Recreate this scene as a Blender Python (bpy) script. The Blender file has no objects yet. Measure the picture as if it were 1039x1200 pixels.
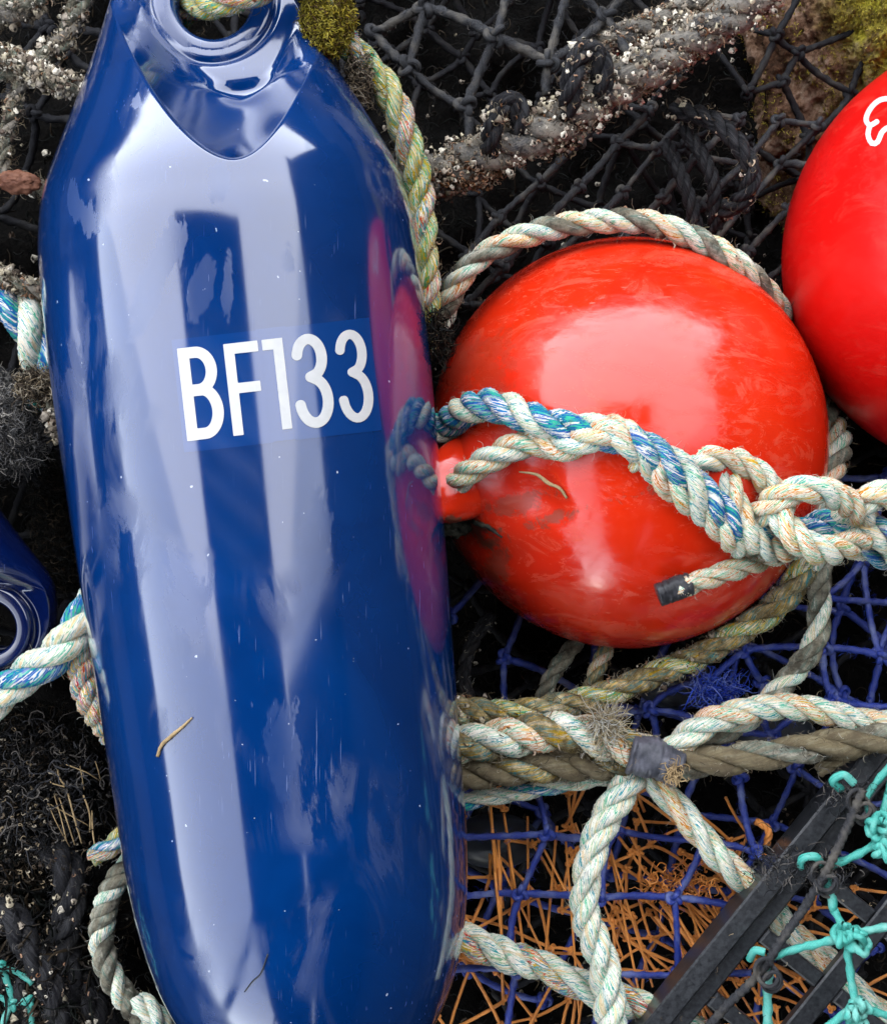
import bpy, math, random
import numpy as np
from mathutils import Vector, Matrix, noise as mnoise
R = math.radians
random.seed(7); rng = np.random.default_rng(11)
sc = bpy.context.scene
col = sc.collection

# ------------------------------------------------------------------ camera
ZREF, DIST = 0.16, 0.90
CZ = ZREF + DIST
cam_d = bpy.data.cameras.new('camera'); cam = bpy.data.objects.new('camera', cam_d); col.objects.link(cam)
cam.location = (0, 0, CZ); cam.rotation_euler = (0, 0, 0)
cam_d.sensor_fit = 'VERTICAL'; cam_d.sensor_height = 24
cam_d.lens = 12 / (0.30 / DIST)
cam_d.clip_start = 0.02; cam_d.clip_end = 500
sc.camera = cam
# ------------------------------------------------------------------ light
SUN_EL, SUN_AZ = 46.0, -14.0            # azimuth measured from +Y (top of picture) towards +X
world = bpy.data.worlds.new('World'); sc.world = world; world.use_nodes = True
wn = world.node_tree.nodes; wl = world.node_tree.links
for n in list(wn): wn.remove(n)
sky = wn.new('ShaderNodeTexSky'); sky.sky_type = 'NISHITA'; sky.sun_disc = False
sky.sun_elevation = R(SUN_EL); sky.sun_rotation = R(SUN_AZ)
sky.air_density = 1.0; sky.dust_density = 0.0; sky.ozone_density = 1.0
hsv = wn.new('ShaderNodeHueSaturation'); hsv.inputs['Saturation'].default_value = 0.3
bg = wn.new('ShaderNodeBackground'); bg.inputs[1].default_value = 0.15
wo = wn.new('ShaderNodeOutputWorld')
wl.new(sky.outputs[0], hsv.inputs['Color']); wl.new(hsv.outputs[0], bg.inputs[0]); wl.new(bg.outputs[0], wo.inputs[0])
sd = bpy.data.lights.new('sun', 'SUN'); sun = bpy.data.objects.new('sun', sd); col.objects.link(sun)
sd.energy = 0.5; sd.angle = R(112); sd.color = (1.0, 0.95, 0.87)
dv = Vector((math.sin(R(SUN_AZ)) * math.cos(R(SUN_EL)), math.cos(R(SUN_AZ)) * math.cos(R(SUN_EL)), math.sin(R(SUN_EL))))
sun.rotation_euler = dv.to_track_quat('Z', 'Y').to_euler(); sun.location = dv * 6
sc.view_settings.view_transform = 'Standard'; sc.view_settings.look = 'None'
sc.view_settings.exposure = 2.85; sc.view_settings.gamma = 1

# ------------------------------------------------------------------ helpers
def at(px, py, z=ZREF):
    s = 0.0005 * (CZ - z) / DIST
    return np.array([(px - 519.5) * s, (600 - py) * s, z])
U = 0.0005
def link(o, parent=None):
    col.objects.link(o)
    if parent is not None: o.parent = parent
    return o
def tag(o, label=None, cat=None, group=None, kind=None):
    if label: o['label'] = label
    if cat: o['category'] = cat
    if group: o['group'] = group
    if kind: o['kind'] = kind
    return o
def empty(name, loc, label, cat, group=None):
    o = bpy.data.objects.new(name, None); o.empty_display_size = .02
    o.location = loc; link(o); return tag(o, label, cat, group)
def mesh_data(name, V, F, mat=None, smooth=True, attr=None):
    """F: int array (n,4) or (n,3) or list of such arrays"""
    V = np.asarray(V, dtype=np.float32).reshape(-1, 3)
    Fs = F if isinstance(F, list) else [F]
    Fs = [np.asarray(f, dtype=np.int32) for f in Fs if len(f)]
    m = bpy.data.meshes.new(name)
    nl = sum(f.size for f in Fs); nf = sum(len(f) for f in Fs)
    m.vertices.add(len(V)); m.vertices.foreach_set('co', V.ravel())
    m.loops.add(nl); m.polygons.add(nf)
    m.loops.foreach_set('vertex_index', np.concatenate([f.ravel() for f in Fs]))
    sizes = np.concatenate([np.full(len(f), f.shape[1], dtype=np.int32) for f in Fs])
    starts = np.concatenate([[0], np.cumsum(sizes)[:-1]]).astype(np.int32)
    m.polygons.foreach_set('loop_start', starts)
    m.polygons.foreach_set('loop_total', sizes)
    m.polygons.foreach_set('use_smooth', np.full(nf, smooth, dtype=bool))
    if attr is not None:
        a = m.attributes.new('fib', 'FLOAT_VECTOR', 'POINT')
        a.data.foreach_set('vector', np.asarray(attr, dtype=np.float32).ravel())
    m.update(calc_edges=True); m.validate()
    if mat: m.materials.append(mat)
    return m
def mesh_obj(name, V, F, mat, parent=None, smooth=True, attr=None):
    """V in world coordinates; the parent's location is subtracted"""
    V = np.asarray(V, dtype=float).reshape(-1, 3)
    if parent is not None: V = V - np.array(parent.location)
    o = bpy.data.objects.new(name, mesh_data(name, V, F, mat, smooth, attr))
    return link(o, parent)
def cr(P, n):
    """Catmull-Rom through P resampled to n equal arc steps"""
    P = np.asarray(P, float)
    Q = np.vstack([2 * P[0] - P[1], P, 2 * P[-1] - P[-2]])
    out = []
    for i in range(1, len(Q) - 2):
        t = np.linspace(0, 1, 24, endpoint=False)[:, None]
        a, b, c, d = Q[i - 1], Q[i], Q[i + 1], Q[i + 2]
        out.append(.5 * ((2 * b) + (-a + c) * t + (2 * a - 5 * b + 4 * c - d) * t**2 + (-a + 3 * b - 3 * c + d) * t**3))
    out.append(Q[-2][None]); C = np.vstack(out)
    s = np.concatenate([[0], np.cumsum(np.linalg.norm(np.diff(C, axis=0), axis=1))])
    if n is None: return C, s
    t = np.linspace(0, s[-1], n)
    return np.stack([np.interp(t, s, C[:, k]) for k in range(C.shape[1])], 1)
def frames(C):
    T = np.gradient(C, axis=0); T /= np.linalg.norm(T, axis=1)[:, None] + 1e-12
    N = np.zeros_like(C); a = np.array([0, 0, 1.0])
    if abs(T[0] @ a) > .9: a = np.array([1.0, 0, 0])
    N[0] = np.cross(T[0], a); N[0] /= np.linalg.norm(N[0])
    for i in range(1, len(C)):
        v = N[i - 1] - T[i] * (N[i - 1] @ T[i]); N[i] = v / (np.linalg.norm(v) + 1e-12)
    return T, N, np.cross(T, N)
def tube_arr(C, rad, sides=8, lobes=0, amp=0, tw=0, seed=0.0, rough=0.0, cap=True):
    C = np.asarray(C, float); n = len(C); T, N, B = frames(C)
    rad = np.broadcast_to(np.asarray(rad, float), (n,))
    s = np.concatenate([[0], np.cumsum(np.linalg.norm(np.diff(C, axis=0), axis=1))])
    ph = np.linspace(0, 2 * np.pi, sides, endpoint=False)
    PH, S = np.meshgrid(ph, s)
    rr = rad[:, None] * np.ones_like(PH)
    if lobes: rr = rr * (1 + amp * (np.abs(np.cos(lobes * .5 * (PH + tw * S))) - .6))
    if rough: rr = rr * (1 + rough * rng.standard_normal(rr.shape))
    V = C[:, None] + rr[..., None] * (np.cos(PH)[..., None] * N[:, None] + np.sin(PH)[..., None] * B[:, None])
    A = np.stack([np.cos(PH + tw * S), np.sin(PH + tw * S), S * 100 + seed], -1)
    i = np.arange(n - 1)[:, None] * sides; j = np.arange(sides)[None]; j2 = (j + 1) % sides
    F = np.stack([i + j, i + j2, i + sides + j2, i + sides + j], -1).reshape(-1, 4)
    V = V.reshape(-1, 3); A = A.reshape(-1, 3); Fs = [F]
    if cap:
        k = len(V); V = np.vstack([V, C[0], C[-1]]); A = np.vstack([A, A[0], A[-1]])
        j = np.arange(sides); j2 = (j + 1) % sides; b = (n - 1) * sides
        Fs.append(np.concatenate([np.stack([j2, j, np.full(sides, k)], 1), np.stack([b + j, b + j2, np.full(sides, k + 1)], 1)]))
    return V, Fs, A
def join(parts):
    V, F3, F4, A, o = [], [], [], [], 0
    for v, f, a in parts:
        V.append(v); A.append(a)
        for g in (f if isinstance(f, list) else [f]):
            g = np.asarray(g)
            (F4 if g.shape[1] == 4 else F3).append(g + o)
        o += len(v)
    Fs = []
    if F4: Fs.append(np.concatenate(F4))
    if F3: Fs.append(np.concatenate(F3))
    return np.concatenate(V), Fs, np.concatenate(A)
def tube(name, C, rad, mat, parent=None, **k):
    V, F, A = tube_arr(C, rad, **k); return mesh_obj(name, V, F, mat, parent, attr=A)
def curls_arr(P, length, rad, curl=1.0, seg=6, upbias=0.0, dirs=None):
    n = len(P); d = rng.standard_normal((n, 3)) if dirs is None else dirs + .35 * rng.standard_normal((n, 3))
    d[:, 2] += upbias; d /= np.linalg.norm(d, axis=1)[:, None]
    L = length * (.4 + rng.random(n) * .9) / seg
    ax = rng.standard_normal((n, 3)); pts = [P.copy()]; p = P.copy()
    for k in range(seg):
        p = p + d * L[:, None]; pts.append(p)
        d = d + np.cross(ax, d) * .35 * curl + rng.standard_normal((n, 3)) * .18 * curl
        d /= np.linalg.norm(d, axis=1)[:, None]
    Q = np.stack(pts, 1)                                   # n, seg+1, 3
    r = rad * (.5 + rng.random(n))[:, None] * np.linspace(1, .45, seg + 1)[None]
    T = np.gradient(Q, axis=1); T /= np.linalg.norm(T, axis=2)[..., None] + 1e-12
    a = np.array([.31, .22, .92]); N = np.cross(T, a); N /= np.linalg.norm(N, axis=2)[..., None] + 1e-9; B = np.cross(T, N)
    V = np.stack([Q + r[..., None] * (math.cos(t) * N + math.sin(t) * B) for t in (0, 2.094, 4.189)], 2)
    A = np.zeros(V.shape); A[..., 0] = rng.random(n)[:, None, None]; A[..., 2] = (rng.random(n) * 50)[:, None, None]
    base = np.arange(n)[:, None, None] * (seg + 1) * 3 + np.arange(seg)[None, :, None] * 3
    j = np.arange(3)[None, None]; j2 = (j + 1) % 3
    F = np.stack([base + j, base + j2, base + 3 + j2, base + 3 + j], -1).reshape(-1, 4)
    return V.reshape(-1, 3), [F], A.reshape(-1, 3)
def barn_arr(P, N, rad):
    """small open cones (barnacles) sitting at P with outward normals N"""
    n = len(P); rad = rad * np.clip(np.exp(rng.normal(-.3, .5, n)), .2, 1.7); h = rad * (.6 + rng.random(n) * .7)
    N = N + .5 * rng.standard_normal(N.shape); N /= np.linalg.norm(N, axis=1)[:, None]
    a = np.array([.3, .9, .2]); X = np.cross(N, a); X /= np.linalg.norm(X, axis=1)[:, None] + 1e-9; Y = np.cross(N, X)
    k = 8; V = []
    for rr, hh in ((1.05, -.3), (.50, 1.15), (.34, 1.0)):
        for t in np.arange(k) * 2 * np.pi / k:
            jit = 1 + .22 * rng.standard_normal(n)
            V.append(P + X * (math.cos(t) * rr * rad * jit)[:, None] + Y * (math.sin(t) * rr * rad * jit)[:, None] + N * (h * hh * (1 + .15 * rng.standard_normal(n)))[:, None])
    V.append(P + N * (h * .2)[:, None])
    V = np.stack(V, 1); A = np.zeros(V.shape); A[..., 0] = rng.random(n)[:, None]; A[:, 14:, 1] = 1.0
    b = np.arange(n)[:, None] * (3 * k + 1); j = np.arange(k)[None]; j2 = (j + 1) % k
    F = np.concatenate([np.stack([b + j, b + j2, b + k + j2, b + k + j], -1).reshape(-1, 4),
                        np.stack([b + k + j, b + k + j2, b + 2 * k + j2, b + 2 * k + j], -1).reshape(-1, 4)])
    F3 = np.stack([b + 2 * k + j, b + 2 * k + j2, np.broadcast_to(b + 3 * k, (n, k))], -1).reshape(-1, 3)
    return V.reshape(-1, 3), [F, F3], A.reshape(-1, 3)

# ------------------------------------------------------------------ materials
_o = at(236.1, 1.9, ZREF)[:2] + 400 * U * np.array([.113, -.9936]); FBASE = np.array([_o[0], _o[1], ZREF - .1])
class MB:
    def __init__(s, name):
        s.m = bpy.data.materials.new(name); s.m.use_nodes = True; s.t = s.m.node_tree
        s.n = s.t.nodes; s.l = s.t.links; s.b = s.n['Principled BSDF']
        s.tc = s.n.new('ShaderNodeTexCoord')
    def add(s, typ, ins=None, **props):
        n = s.n.new(typ)
        for k, v in props.items(): setattr(n, k, v)
        for k, v in (ins or {}).items(): s.put(n.inputs[k], v)
        return n
    def dull(s, v=.12): s.b.inputs['Specular IOR Level'].default_value = v; return s
    def put(s, sock, v):
        if isinstance(v, bpy.types.NodeSocket): s.l.new(v, sock)
        elif hasattr(v, 'outputs'): s.l.new(v.outputs[0], sock)
        else: sock.default_value = v
    def set(s, **k):
        for a, v in k.items(): s.put(s.b.inputs[a.replace('_', ' ')], v)
        return s
    def map(s, src, scale, loc=(0, 0, 0), rot=(0, 0, 0)):
        return s.add('ShaderNodeMapping', {'Vector': src, 'Scale': scale, 'Location': loc, 'Rotation': rot}).outputs[0]
    def noise(s, vec, scale, detail=4, rough=.55, dist=0):
        return s.add('ShaderNodeTexNoise', {'Vector': vec, 'Scale': scale, 'Detail': detail, 'Roughness': rough, 'Distortion': dist}).outputs[0]
    def ramp(s, fac, stops, interp='LINEAR'):
        r = s.add('ShaderNodeValToRGB', {'Fac': fac}); cr_ = r.color_ramp; cr_.interpolation = interp
        while len(cr_.elements) < len(stops): cr_.elements.new(.5)
        for e, (p, c) in zip(cr_.elements, stops):
            e.position = p; c = (c,) * 3 if isinstance(c, (int, float)) else c; e.color = (*c[:3], 1)
        return r.outputs[0]
    def mix(s, f, a, b, mode='MIX'):
        n = s.add('ShaderNodeMix', data_type='RGBA', blend_type=mode)
        s.put(n.inputs[0], f)
        for sock, v in ((n.inputs[6], a), (n.inputs[7], b)):
            if isinstance(v, tuple): v = (*v[:3], 1)
            s.put(sock, v)
        return n.outputs[2]
    def math(s, op, a, b=0.0, clamp=False):
        n = s.add('ShaderNodeMath', operation=op, use_clamp=clamp); s.put(n.inputs[0], a); s.put(n.inputs[1], b); return n.outputs[0]
    def bump(s, h, strength, dist=.001, nrm=None):
        n = s.add('ShaderNodeBump', {'Height': h, 'Strength': strength, 'Distance': dist})
        if nrm is not None: s.put(n.inputs['Normal'], nrm)
        return n.outputs[0]

def rope_mat(name, fib, dirt=(.07, .055, .04), dirt_amt=.45, along=.55, region=.30, bright=1.0, white=True):
    """fib: list of fibre colours; streaky yarns with flecks of colour"""
    b = MB(name); at_ = b.add('ShaderNodeAttribute', attribute_name='fib').outputs['Vector']
    v = b.map(at_, (1.25, 1.25, along * .7))
    f1 = b.noise(v, 1.6, 2, .5)                       # colour of each yarn
    st = []; n = len(fib)
    for i, c in enumerate(fib):
        st.append((.33 + .36 * i / max(1, n - 1), tuple(bright * x for x in c)))
    c1 = b.ramp(f1, st, 'CONSTANT')
    f2 = b.noise(b.map(at_, (.9, .9, region), loc=(3.1, 0, 7)), 1.0, 2, .5)
    c2 = b.ramp(f2, [(.35 + .3 * i / max(1, n - 1), tuple(bright * x for x in c)) for i, c in enumerate(fib[::-1])], 'EASE')
    c = b.mix(.28, c1, c2)
    fine = b.noise(b.map(at_, (9, 9, .9)), 2.0, 3, .6)
    c = b.mix(b.ramp(fine, [(.3, .30), (.5, 0)]), c, tuple(.40 * x for x in fib[0]))
    if white: c = b.mix(b.ramp(fine, [(.60, 0.), (.78, .3)]), c, (.66, .63, .54))
    d = b.noise(b.tc.outputs['Object'], 75, 6, .7)
    c = b.mix(b.ramp(d, [(.66 - dirt_amt * .4, 0), (.84 - dirt_amt * .3, min(1, .55 + dirt_amt))]), c, dirt)
    spk = b.noise(b.tc.outputs['Object'], 900, 2, .5)
    c = b.mix(b.ramp(spk, [(.60, 0), (.72, .55)]), c, dirt)
    hs = b.add('ShaderNodeHueSaturation', {'Color': c, 'Saturation': 1.28 if white else 1.0, 'Value': 1.08 if white else 1.0}); c = hs.outputs[0]
    bp = b.bump(fine, .9, .0011); bp = b.bump(d, .3, .001, bp)
    b.set(Base_Color=c, Roughness=.62, Normal=bp); b.dull(.06 if 'black' in name else .2); return b.m
CREAM, WHT, TEAL, MINT, BLU, YEL, ORG, PINK = (.62, .49, .31), (.74, .70, .62), (.01, .20, .24), (.10, .36, .24), (.01, .07, .26), (.50, .31, .015), (.46, .15, .03), (.48, .14, .08)
M = {}
M['rope_white'] = rope_mat('white_teal_rope', [CREAM, WHT, MINT, WHT, WHT, TEAL, WHT, CREAM], dirt_amt=.22)
M['rope_cream'] = rope_mat('cream_rope', [CREAM, WHT, ORG, WHT, MINT, WHT, CREAM, YEL], dirt_amt=.2)
M['rope_blue'] = rope_mat('blue_teal_rope', [BLU, MINT, BLU, WHT, (.03, .15, .38), TEAL], dirt_amt=.3)
M['rope_yellow'] = rope_mat('yellow_green_rope', [CREAM, TEAL, YEL, (.04, .28, .15), WHT, (.58, .38, .02), TEAL, CREAM], dirt_amt=.2)
M['rope_dirty'] = rope_mat('soiled_rope', [CREAM, (.26, .22, .11), TEAL, CREAM, YEL, WHT], dirt_amt=.75, dirt=(.085, .065, .035))
M['rope_mud'] = rope_mat('muddy_rope', [(.11, .09, .06), (.16, .135, .09), (.20, .18, .13), (.13, .11, .075)], dirt_amt=.6, dirt=(.08, .065, .045))
M['rope_grey'] = rope_mat('grey_rope', [(.24, .22, .17), (.32, .30, .24), (.12, .18, .15), WHT], dirt_amt=.7, dirt=(.05, .045, .035))
M['rope_multi'] = rope_mat('multicolour_rope', [WHT, TEAL, YEL, WHT, (.45, .03, .02), MINT, BLU, WHT, (.5, .3, .02)], dirt_amt=.2, region=.5)
M['rope_crusted'] = rope_mat('crusted_black_rope', [(.02, .02, .022), (.06, .06, .062), (.12, .115, .11), (.025, .025, .028)], dirt_amt=.75, dirt=(.27, .24, .195), white=False)
M['rope_black'] = rope_mat('black_rope', [(.008, .008, .010), (.020, .020, .022), (.045, .045, .048), (.008, .008, .009)], dirt_amt=.2, dirt=(.05, .042, .032), white=False)

def twine_mat(name, c1, c2, c3=None, rough=.5):
    b = MB(name); at_ = b.add('ShaderNodeAttribute', attribute_name='fib').outputs['Vector']
    f = b.noise(b.map(at_, (3, 3, .35)), 2.2, 4, .65); f2 = b.noise(b.tc.outputs['Object'], 60, 5, .6)
    c = b.mix(b.ramp(f, [(.35, 0), (.65, 1)]), c1, c2)
    if c3: c = b.mix(b.ramp(f2, [(.5, 0), (.68, .8)]), c, c3)
    b.set(Base_Color=c, Roughness=rough, Normal=b.bump(f, .9, .0006)); b.dull(.10 if 'black' in name or 'straw' in name else .5); return b.m
M['net_blue'] = twine_mat('blue_twine', (.004, .014, .14), (.020, .045, .28), (.12, .15, .30), .34)
M['net_orange'] = twine_mat('orange_twine', (.66, .20, .025), (.78, .33, .08), (.26, .08, .02), .4)
M['net_teal'] = twine_mat('turquoise_twine', (.012, .20, .165), (.07, .38, .31), (.16, .40, .34), .34)
M['net_black'] = twine_mat('black_twine', (.004, .004, .005), (.014, .014, .016), (.03, .028, .025), .6)
M['net_grey'] = twine_mat('weathered_black_twine', (.008, .008, .009), (.050, .051, .055), (.10, .09, .075), .6)
M['straw'] = twine_mat('straw', (.28, .19, .09), (.42, .31, .17), (.12, .08, .04), .7)

def curl_mat(name, cols, rough=.7):
    b = MB(name); a = b.add('ShaderNodeAttribute', attribute_name='fib'); sep = b.add('ShaderNodeSeparateXYZ', {0: a.outputs['Vector']})
    c = b.ramp(sep.outputs[0], [(i / len(cols), q) for i, q in enumerate(cols)], 'CONSTANT')
    b.set(Base_Color=c, Roughness=rough); b.dull(.10); return b.m
M['moss'] = curl_mat('moss', [(.17, .14, .012), (.26, .20, .02), (.07, .055, .008), (.32, .27, .05), (.06, .035, .014)])
M['weed'] = curl_mat('dark_weed', [(.004, .004, .0035), (.010, .008, .006), (.004, .005, .004), (.03, .022, .014), (.005, .005, .005)], .5)
M['weed_grey'] = curl_mat('grey_weed', [(.05, .05, .052), (.15, .145, .14), (.03, .03, .03), (.26, .24, .21), (.09, .085, .08)])
M['weed_pale'] = curl_mat('pale_hydroid', [(.17, .13, .08), (.08, .06, .04), (.26, .22, .16), (.04, .03, .022), (.02, .016, .012)])
M['hair_white'] = curl_mat('rope_fuzz', [(.40, .36, .27), (.30, .25, .15), (.42, .42, .38), (.16, .12, .07)])
M['hair_black'] = curl_mat('black_fuzz', [(.008, .008, .009), (.04, .04, .043), (.012, .012, .012), (.10, .09, .08)])
M['hair_blue'] = curl_mat('blue_fuzz', [(.008, .02, .2), (.02, .05, .30), (.08, .11, .3)])
M['rust_bits'] = curl_mat('brown_worm_tubes', [(.16, .075, .035), (.27, .16, .10), (.06, .03, .016), (.36, .27, .19)])
def barn_mat():
    b = MB('barnacle_shell'); a = b.add('ShaderNodeAttribute', attribute_name='fib'); sep = b.add('ShaderNodeSeparateXYZ', {0: a.outputs['Vector']})
    c = b.ramp(sep.outputs[0], [(0, (.38, .33, .23)), (.22, (.58, .53, .43)), (.45, (.20, .165, .12)), (.68, (.34, .29, .23)), (.84, (.08, .055, .04))], 'CONSTANT')
    n = b.noise(b.tc.outputs['Object'], 700, 3)
    c = b.mix(b.ramp(n, [(.45, 0), (.65, .7)]), c, (.16, .13, .10)); c = b.mix(sep.outputs[1], c, (.03, .025, .02))
    b.set(Base_Color=c, Roughness=.8, Normal=b.bump(n, .6, .0005)); b.dull(.15); return b.m
M['barn'] = barn_mat()

FLOC = None
def FSTAIN(px, py):      # place on the blue fender's skin, in its body's own coordinates
    d = math.hypot((px - 300) / 215.0, 0); zt = ZREF + .108 * math.sqrt(max(.05, 1 - d * d)) * (1 if py > 230 else .85)
    return at(px, py, zt) - FBASE
def fender_mat(name, base, dark, stains=False):
    b = MB(name); o = b.tc.outputs['Object']
    big = b.noise(o, 9, 4, .6, .6); mid = b.noise(b.map(o, (1, .5, 1)), 40, 5, .6, .5)
    c = b.mix(b.ramp(big, [(.35, 0), (.7, 1)]), dark, base)
    # long handling scratches, fine and pale
    def scratch(rot, sc_, seed, lo, hi):
        v = b.map(o, sc_, loc=(seed, seed * 1.7, 0), rot=rot)
        return b.ramp(b.noise(v, 1, 2, .5), [(lo, 0), (hi, 1)])
    s1 = scratch((0, 0, R(8)), (900, 28, 300), 1.3, .70, .74)
    s2 = scratch((0, 0, R(14)), (700, 60, 300), 5.1, .71, .75)
    s3 = scratch((0, 0, R(80)), (900, 40, 300), 9.4, .73, .77)
    gate = b.ramp(b.noise(o, 14, 2), [(.44, 0), (.62, 1)])
    s = b.math('MULTIPLY', b.math('ADD', b.math('ADD', s1, s2, True), s3, True), gate)
    chips = b.ramp(b.noise(o, 260, 2, .4), [(.775, 0), (.79, 1)])
    c = b.mix(b.math('MULTIPLY', s, .30), c, (.12, .17, .36))
    c = b.mix(b.math('MULTIPLY', chips, .85), c, (.35, .38, .45))
    # dried-salt smears break up the gloss
    smear = b.noise(b.map(o, (1, .33, 1), rot=(0, 0, R(-14))), 34, 6, .65, 1.2)
    sm = b.ramp(smear, [(.47, 0), (.52, .6), (.62, 1)])
    sm = b.math('MULTIPLY', sm, b.ramp(b.noise(o, 9.5, 2), [(.53, 0), (.62, 1)]))
    c = b.mix(b.math('MULTIPLY', sm, .10), c, (.10, .11, .16))
    if stains:                       # dried films of salt and glue left on the skin, each at its own place
        wv = b.noise(b.map(o, (1, .45, 1), rot=(0, 0, R(-14))), 55, 5, .7, .8); tot = None
        for (px, py, rx, ry, rot, amt) in ((196, 318, 24, 70, 24, .55), (112, 262, 15, 46, -28, .7), (262, 222, 16, 26, 10, .55), (167, 128, 9, 14, 0, .8), (240, 330, 14, 40, 12, .4), (268, 330, 8, 40, 0, .5), (335, 300, 9, 20, 0, .5), (370, 640, 20, 60, 10, .4), (330, 880, 18, 50, 8, .5)):
            w3 = FSTAIN(px, py)
            L_ = b.add('ShaderNodeVectorMath', {0: b.add('ShaderNodeVectorRotate', {0: b.add('ShaderNodeMapping', {'Vector': o, 'Location': tuple(-x for x in w3)}).outputs[0], 'Angle': R(rot)}, rotation_type='Z_AXIS').outputs[0], 1: (1 / (rx * U), 1 / (ry * U), 0)}, operation='MULTIPLY').outputs[0]
            dist = b.add('ShaderNodeVectorMath', {0: L_}, operation='LENGTH').outputs['Value']
            k_ = b.math('ADD', dist, b.math('MULTIPLY', b.math('SUBTRACT', wv, .5), 3.2))
            q_ = b.math('MULTIPLY', b.ramp(k_, [(.80, 1), (.92, 0)]), amt)
            tot = q_ if tot is None else b.math('MAXIMUM', tot, q_)
        sm = b.math('MAXIMUM', sm, tot)
        c = b.mix(b.math('MULTIPLY', tot, .25), c, (.03, .07, .19))
    r = b.math('ADD', b.math('ADD', .085, b.math('MULTIPLY', sm, .30)), b.math('MULTIPLY', s, .22))
    r = b.math('ADD', r, b.math('MULTIPLY', b.ramp(mid, [(.4, 0), (.7, 1)]), .03))
    bp = b.bump(b.noise(o, 7, 1, .4), .10, .01)
    bp = b.bump(s, -.10, .0003, bp)
    b.set(Base_Color=c, Roughness=r, Normal=bp); b.b.inputs['IOR'].default_value = 1.55; b.b.inputs['Coat Weight'].default_value = 1.0; b.b.inputs['Coat IOR'].default_value = 1.55; b.put(b.b.inputs['Coat Roughness'], r); b.put(b.b.inputs['Coat Normal'], bp)
    return b.m
M['fender'] = fender_mat('blue_fender_plastic', (.0003, .023, .112), (.0002, .015, .078), stains=True)
M['fender2'] = fender_mat('dark_blue_fender_plastic', (.001, .006, .05), (.001, .004, .03))

def ball_mat(name, base, dark, scuff_amt, r0=.15, ior=1.54, grime=None):
    b = MB(name); o = b.tc.outputs['Object']
    big = b.noise(o, 8, 4, .6, .5)
    c = b.mix(b.ramp(big, [(.35, 0), (.7, 1)]), dark, base)
    sc1 = b.ramp(b.noise(b.map(o, (1, 2.2, 1), rot=(0, 0, R(25))), 26, 7, .72, 2.2), [(.50, 0), (.60, .6), (.74, 1)])
    fine = b.ramp(b.noise(b.map(o, (60, 420, 200), rot=(0, 0, R(-22))), 1, 3, .6), [(.66, 0), (.72, 1)])
    gate = b.ramp(b.noise(o, 10, 2), [(.40, .12), (.56, 1)])
    s = b.math('ADD', b.math('MULTIPLY', sc1, gate), b.math('MULTIPLY', fine, gate), True)
    c = b.mix(b.math('MULTIPLY', s, scuff_amt), c, (.60, .11, .05))
    g = b.ramp(b.noise(o, 120, 5, .7), [(.68, 0), (.76, 1)])
    c = b.mix(b.math('MULTIPLY', g, .6 * scuff_amt), c, (.16, .04, .02))
    r = b.math('ADD', b.math('ADD', r0, b.math('MULTIPLY', s, .34)), b.math('MULTIPLY', b.ramp(b.noise(b.map(o, (1, 1.8, 1), rot=(0, 0, R(30))), 22, 5, .65, 1.0), [(.5, 0), (.6, 1)]), .13))
    if grime:                        # mud rubbed in beside the moulded eye
        gv = b.noise(o, 60, 6, .75, .6)
        for (gx, gy, gz, rx, ry, rot, amt) in grime:
            L_ = b.add('ShaderNodeVectorMath', {0: b.add('ShaderNodeVectorRotate', {0: b.add('ShaderNodeMapping', {'Vector': o, 'Location': (-gx, -gy, -gz)}).outputs[0], 'Angle': R(rot)}, rotation_type='Z_AXIS').outputs[0], 1: (1 / rx, 1 / ry, 0)}, operation='MULTIPLY').outputs[0]
            dist = b.add('ShaderNodeVectorMath', {0: L_}, operation='LENGTH').outputs['Value']
            q_ = b.math('MULTIPLY', b.ramp(b.math('ADD', dist, b.math('MULTIPLY', b.math('SUBTRACT', gv, .5), 5.0)), [(.55, 1), (.95, 0)]), amt)
            c = b.mix(q_, c, (.085, .035, .016)); r = b.math('ADD', r, b.math('MULTIPLY', q_, .35))
    bp = b.bump(big, .12, .012); bp = b.bump(b.noise(o, 45, 3, .5), .10, .0018, bp); bp = b.bump(s, .15, .0004, bp)
    b.set(Base_Color=c, Roughness=r, Normal=bp); b.b.inputs['IOR'].default_value = ior
    return b.m
M['ball'] = ball_mat('red_buoy_plastic', (.58, .024, .004), (.46, .012, .0025), .34, grime=[(*(at(px, py, .18)[:2] - at(733, 520, .08)[:2]), 0, rx * U, ry * U, rot, amt) for px, py, rx, ry, rot, amt in ((595, 592, 50, 14, -14, .5), (560, 622, 40, 16, 20, .8), (650, 607, 34, 9, -16, .6), (585, 672, 16, 26, 0, .5), (740, 582, 26, 10, -12, .6), (560, 420, 60, 50, 0, .25))])
M['ball2'] = ball_mat('scarlet_buoy_plastic', (.52, .0045, .003), (.44, .0035, .003), .12, .30, 1.36)
def plain(name, c, rough=.5, nsc=60, c2=None, bump=.3, bd=.001, det=5):
    b = MB(name); n = b.noise(b.tc.outputs['Object'], nsc, det, .65)
    cc = b.mix(b.ramp(n, [(.35, 0), (.68, 1)]), c, c2 or tuple(x * .6 for x in c))
    b.set(Base_Color=cc, Roughness=rough, Normal=b.bump(n, bump, bd)); b.dull(.05 if rough > .8 else .2); return b.m
M['white'] = plain('white_vinyl', (.44, .44, .43), .4, 200, (.40, .40, .39), .02)
M['tape'] = plain('grey_tape', (.035, .037, .045), .34, 90, (.10, .10, .12), .5, .0012)
M['tape_black'] = plain('black_tape', (.012, .012, .013), .28, 120, (.035, .035, .04), .6, .001)
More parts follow.
